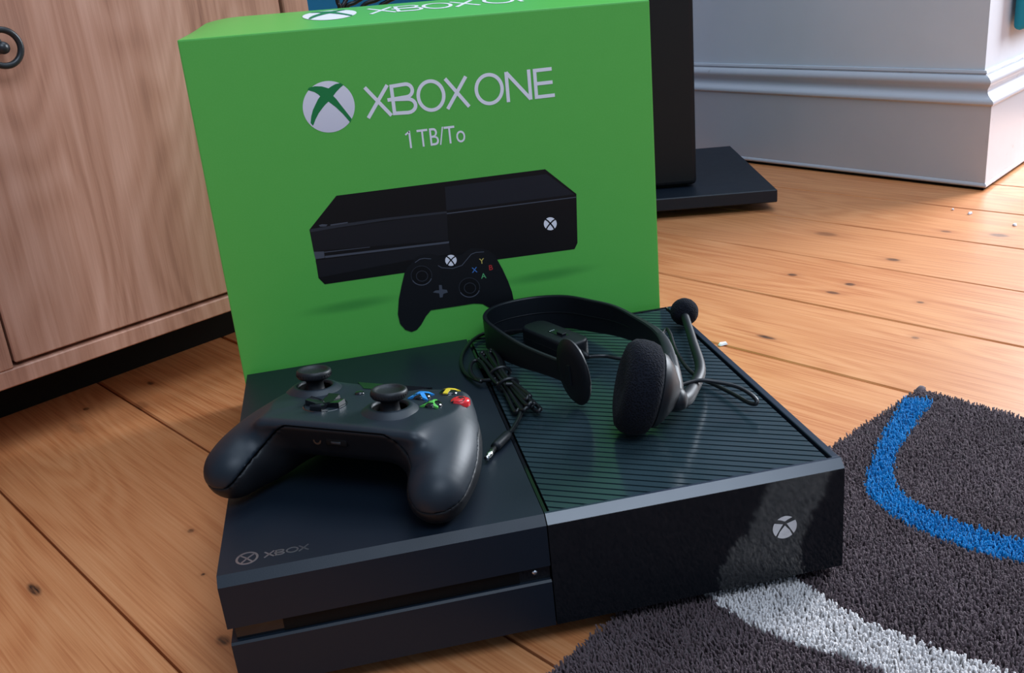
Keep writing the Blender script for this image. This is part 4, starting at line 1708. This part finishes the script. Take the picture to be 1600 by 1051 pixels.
# inline volume and mute box
ba_, bb_ = np.array([212.5, 246.0]), np.array([236.5, 191.0])
bax = (bb_ - ba_) / np.linalg.norm(bb_ - ba_)
bay = np.array([-bax[1], bax[0]])
bl_ = np.linalg.norm(bb_ - ba_)
bm = bmesh.new()
vs = [bm.verts.new((x, y, z)) for z in (1.6, 16.0) for y in (-11.0, 11.0) for x in (0, bl_)]
for q in ((0, 2, 3, 1), (4, 5, 7, 6), (0, 1, 5, 4), (2, 6, 7, 3), (0, 4, 6, 2), (1, 3, 7, 5)):
    bm.faces.new([vs[i] for i in q])
ve = [e for e in bm.edges if abs(e.verts[0].co.z - e.verts[1].co.z) > 1]
bmesh.ops.bevel(bm, geom=ve, offset=8.0, segments=6, affect='EDGES', profile=0.5)
he = [e for e in bm.edges if abs(e.verts[0].co.z - e.verts[1].co.z) < 1e-4 and len(e.link_faces) == 2 and e.calc_face_angle(0) > 1.0]
bmesh.ops.bevel(bm, geom=he, offset=2.2, segments=3, affect='EDGES', profile=0.5)
bmesh.ops.recalc_face_normals(bm, faces=bm.faces)


def boxmap(co):
    p = ba_ + bax * co[0] + bay * co[1]
    return H(p[0], p[1], co[2])


me = bpy.data.meshes.new('control_box')
for v_ in bm.verts:
    v_.co = Vector(boxmap(v_.co))
bm.to_mesh(me)
bm.free()
cbox = link('control_box', me, M['satin_black'], hs)
sharp_smooth(cbox, 40)
tag(cbox, 'small inline volume and mute box')


def bxpart(name, x0, x1, y0, y1, z0, z1, mat, bev=0.3):
    m_ = box_me(name, x0, x1, y0, y1, z0, z1, bev, 1)
    for v_ in m_.vertices:
        v_.co = Vector(boxmap(v_.co))
    return link(name, m_, mat, cbox)


bxpart('switch_well', 26, 44, -3.0, 3.4, 15.4, 16.3, M['gloss_black'])
bxpart('mute_switch', 35, 42, -1.6, 2.2, 16.2, 17.8, M['satin_black'])
bxpart('switch_mark', 27.2, 28.2, -2.0, 2.4, 16.2, 16.5, M['chrome'])
bxpart('box_seam', 6, bl_ - 6, -11.15, -10.6, 8.4, 9.0, M['rubber'], 0.1)
# strain reliefs
for (e_, sgn) in ((ba_, -1), (bb_, 1)):
    s0_ = e_ + bax * sgn * -1.0
    s1_ = e_ + bax * sgn * 9.0
    link('strain_relief', tube_me('strain_relief', [H(s0_[0], s0_[1], 8), H(s1_[0], s1_[1], 7.2)], [0.0027, 0.0017], 12), M['rubber'], hs, True)

CR = 0.00135


def cable(name, pts, r=CR, n=8, mat='cable'):
    return link(name, tube_me(name, catmull(pts, n), r, 10), M[mat], hs, True)


e0 = ba_ - bax * 8.5
# left run: box -> round the crown -> along the matte side -> bundle
cable('cable', [H(e0[0], e0[1], 7.2), HP(800, 517, 5), HP(780, 520, 3), HP(757, 521, 2.2), HP(738, 532, 2), HP(724, 551, 2), HP(721, 568, 2), HP(727, 582, 2.2), HP(738, 590, 3.2), HP(752, 596, 5)])
# wound bundle: loops running from upper left to lower right
bA, bB = ct(762, 568) * 1000, ct(812, 645) * 1000
for i, (o0, o1, h0, h1, ex0, ex1) in enumerate([(-6, -3, 3, 3, 0, 3), (-3, 0, 6, 5, 4, 8), (0, 2, 3, 3, -2, 0), (3, 5, 6.5, 5, 5, 4), (5, 7, 3, 3, 1, 10), (1, 3, 8.5, 7, -4, 6), (-2, 4, 5, 8, 2, -3)]):
    ax2 = (bB - bA)[:2]
    L_ = np.linalg.norm(ax2)
    ax2 = ax2 / L_
    ay2 = np.array([-ax2[1], ax2[0]])

    def bp_(s, o, h):
        p = bA[:2] + ax2 * s + ay2 * o
        return H(p[0], p[1], h)
    # one long oval loop, pinched where the tie goes round
    loop = [bp_(-ex0, o0 * 1.2, h0), bp_(L_ * 0.22, o0 * 0.8, h0 + 0.5), bp_(L_ * 0.45, o0 * 0.45, h0 + 1), bp_(L_ * 0.7, o1 * 0.7, h1), bp_(L_ + ex1 * 0.6, o1 * 1.2, h1),
            bp_(L_ + ex1, o1 * 1.2 + 2.5, h1 + 1.2), bp_(L_ + ex1 * 0.6 - 2, o1 + 4.5, h1 + 1), bp_(L_ * 0.7, o1 * 0.5 + 2.2, h1 + 1.5), bp_(L_ * 0.45, o0 * 0.3 + 1.4, h0 + 2), bp_(L_ * 0.2, o0 + 3.2, h0 + 1.4), bp_(-ex0 - 1, o0 + 3.6, h0 + 0.8), bp_(-ex0 - 3, o0 * 1.2 + 1.6, h0 + 0.3)]
    lp = catmull(loop, 6, closed=True)
    link('bundled_cable', tube_me('bundled_cable', lp, CR, 8, closed=True), M['cable'], hs, True)
# two wraps that hold the bundle
for s_ in (0.40, 0.64):
    ax2 = (bB - bA)[:2]
    L_ = np.linalg.norm(ax2)
    ax2 = ax2 / L_
    ay2 = np.array([-ax2[1], ax2[0]])
    pts = []
    for t in np.linspace(0, 2 * math.pi, 20, endpoint=False):
        p = bA[:2] + ax2 * (L_ * s_ + 1.6 * math.sin(t)) + ay2 * (1.2 + 6.8 * math.cos(t))
        pts.append(H(p[0], p[1], 6.2 + 5.0 * math.sin(t)))
    link('cable_wrap', tube_me('cable_wrap', pts, 0.0013, 8, closed=True), M['cable'], hs, True)
# side loop sticking out to the left of the bundle
cable('bundled_loop', [HP(775, 592, 6), HP(757, 594, 5), HP(742, 590, 4.5), HP(735, 578, 5), HP(738, 566, 5.5), HP(748, 563, 6), HP(757, 572, 6.5), HP(767, 588, 7), HP(778, 600, 7)])
# tail to the jack
cable('cable_tail', [HP(790, 600, 9), HP(806, 602, 8), HP(815, 614, 6), HP(817, 630, 4.5), HP(812, 650, 3.5), HP(803, 667, 3.2), HP(796, 676, 3.2)])
j0, j1, j2 = HP(796, 676, 3.4), HP(773, 699, 3.2), HP(759, 718, 3.0)
link('plug_sleeve', tube_me('plug_sleeve', [j0, j0 + (j1 - j0) * 0.15, j0 + (j1 - j0) * 0.9, j1], [0.0018, 0.0029, 0.0030, 0.0027], 16), M['satin_black'], hs, True)
jd = (j2 - j1) / np.linalg.norm(j2 - j1)
jp = link('plug', tube_me('plug', [j1, j1 + jd * 0.010, j1 + jd * 0.0112, j1 + jd * 0.0135, j1 + jd * 0.0140], [0.00175, 0.00175, 0.0012, 0.0016, 0.0006], 14), M['steel'], hs, True)
for q in (0.0032, 0.0062):
    link('insulator_ring', tube_me('insulator_ring', [j1 + jd * q, j1 + jd * (q + 0.0006)], 0.00182, 14), M['rubber'], jp, True)
# right run: box -> under the cushion; hidden length; loop behind the boom and back into the cup
e1_ = bb_ + bax * 8.5
cable('cable', [H(e1_[0], e1_[1], 7.2), HP(945, 556, 5.5), HP(968, 560, 5), HP(990, 559, 5), HP(1010, 553, 4), HP(1025, 540, 3), HP(1033, 525, 5), HP(1041, 514, 7), HP(1047, 521, 7), HP(1055, 545, 6), HP(1072, 573, 4), HP(1092, 590, 2.6), HP(1115, 600, 2.4),
                HP(1145, 615, 3.5), HP(1168, 628, 5), HP(1180, 631, 6), HP(1182, 625, 8), HP(1172, 615, 10), HP(1152, 604, 12), HP(1122, 597, 14), HP(1095, 594, 16), HP(1068, 600, 17), HP(1043, 611, 17), HP(1025, 624, 14), HP(1017, 636, 11)])

# =================================================================== crumbs of white paint on the floor
for i, (px, py, s, lab) in enumerate([(1129, 537, 0.0055, 'white flake of paint on the floor touching the right edge of the console'),
                                      (1516, 333, 0.0045, 'white paint fleck on the floor in front of the skirting corner'),
                                      (1586, 351, 0.0045, 'white paint fleck on the floor nearest the right edge of the photo'),
                                      (1489, 327, 0.0022, 'tiny white paint fleck on the floor left of the larger one by the skirting corner')]):
    p = zp(px, py, 0.0006)
    v, f = [], []
    m_ = 9
    rs = [s * random.uniform(0.55, 1.0) for _ in range(m_)]
    for lay, hz_ in ((1.0, 0.0002), (0.7, 0.0016)):
        for k in range(m_):
            a = 2 * math.pi * k / m_
            v.append((rs[k] * lay * math.cos(a) * 1.3, rs[k] * lay * math.sin(a) * 0.8, hz_ + random.uniform(0, 0.0004) * (lay < 1)))
    f = [tuple(range(m_))[::-1], tuple(range(m_, 2 * m_))] + [(k, (k + 1) % m_, m_ + (k + 1) % m_, m_ + k) for k in range(m_)]
    o = link('paint_flake', pyd('paint_flake', v, f), M['ink_white'], None, False, (p[0], p[1], 0.0), (0, 0, 0.5 * i))
    tag(o, lab, 'debris')
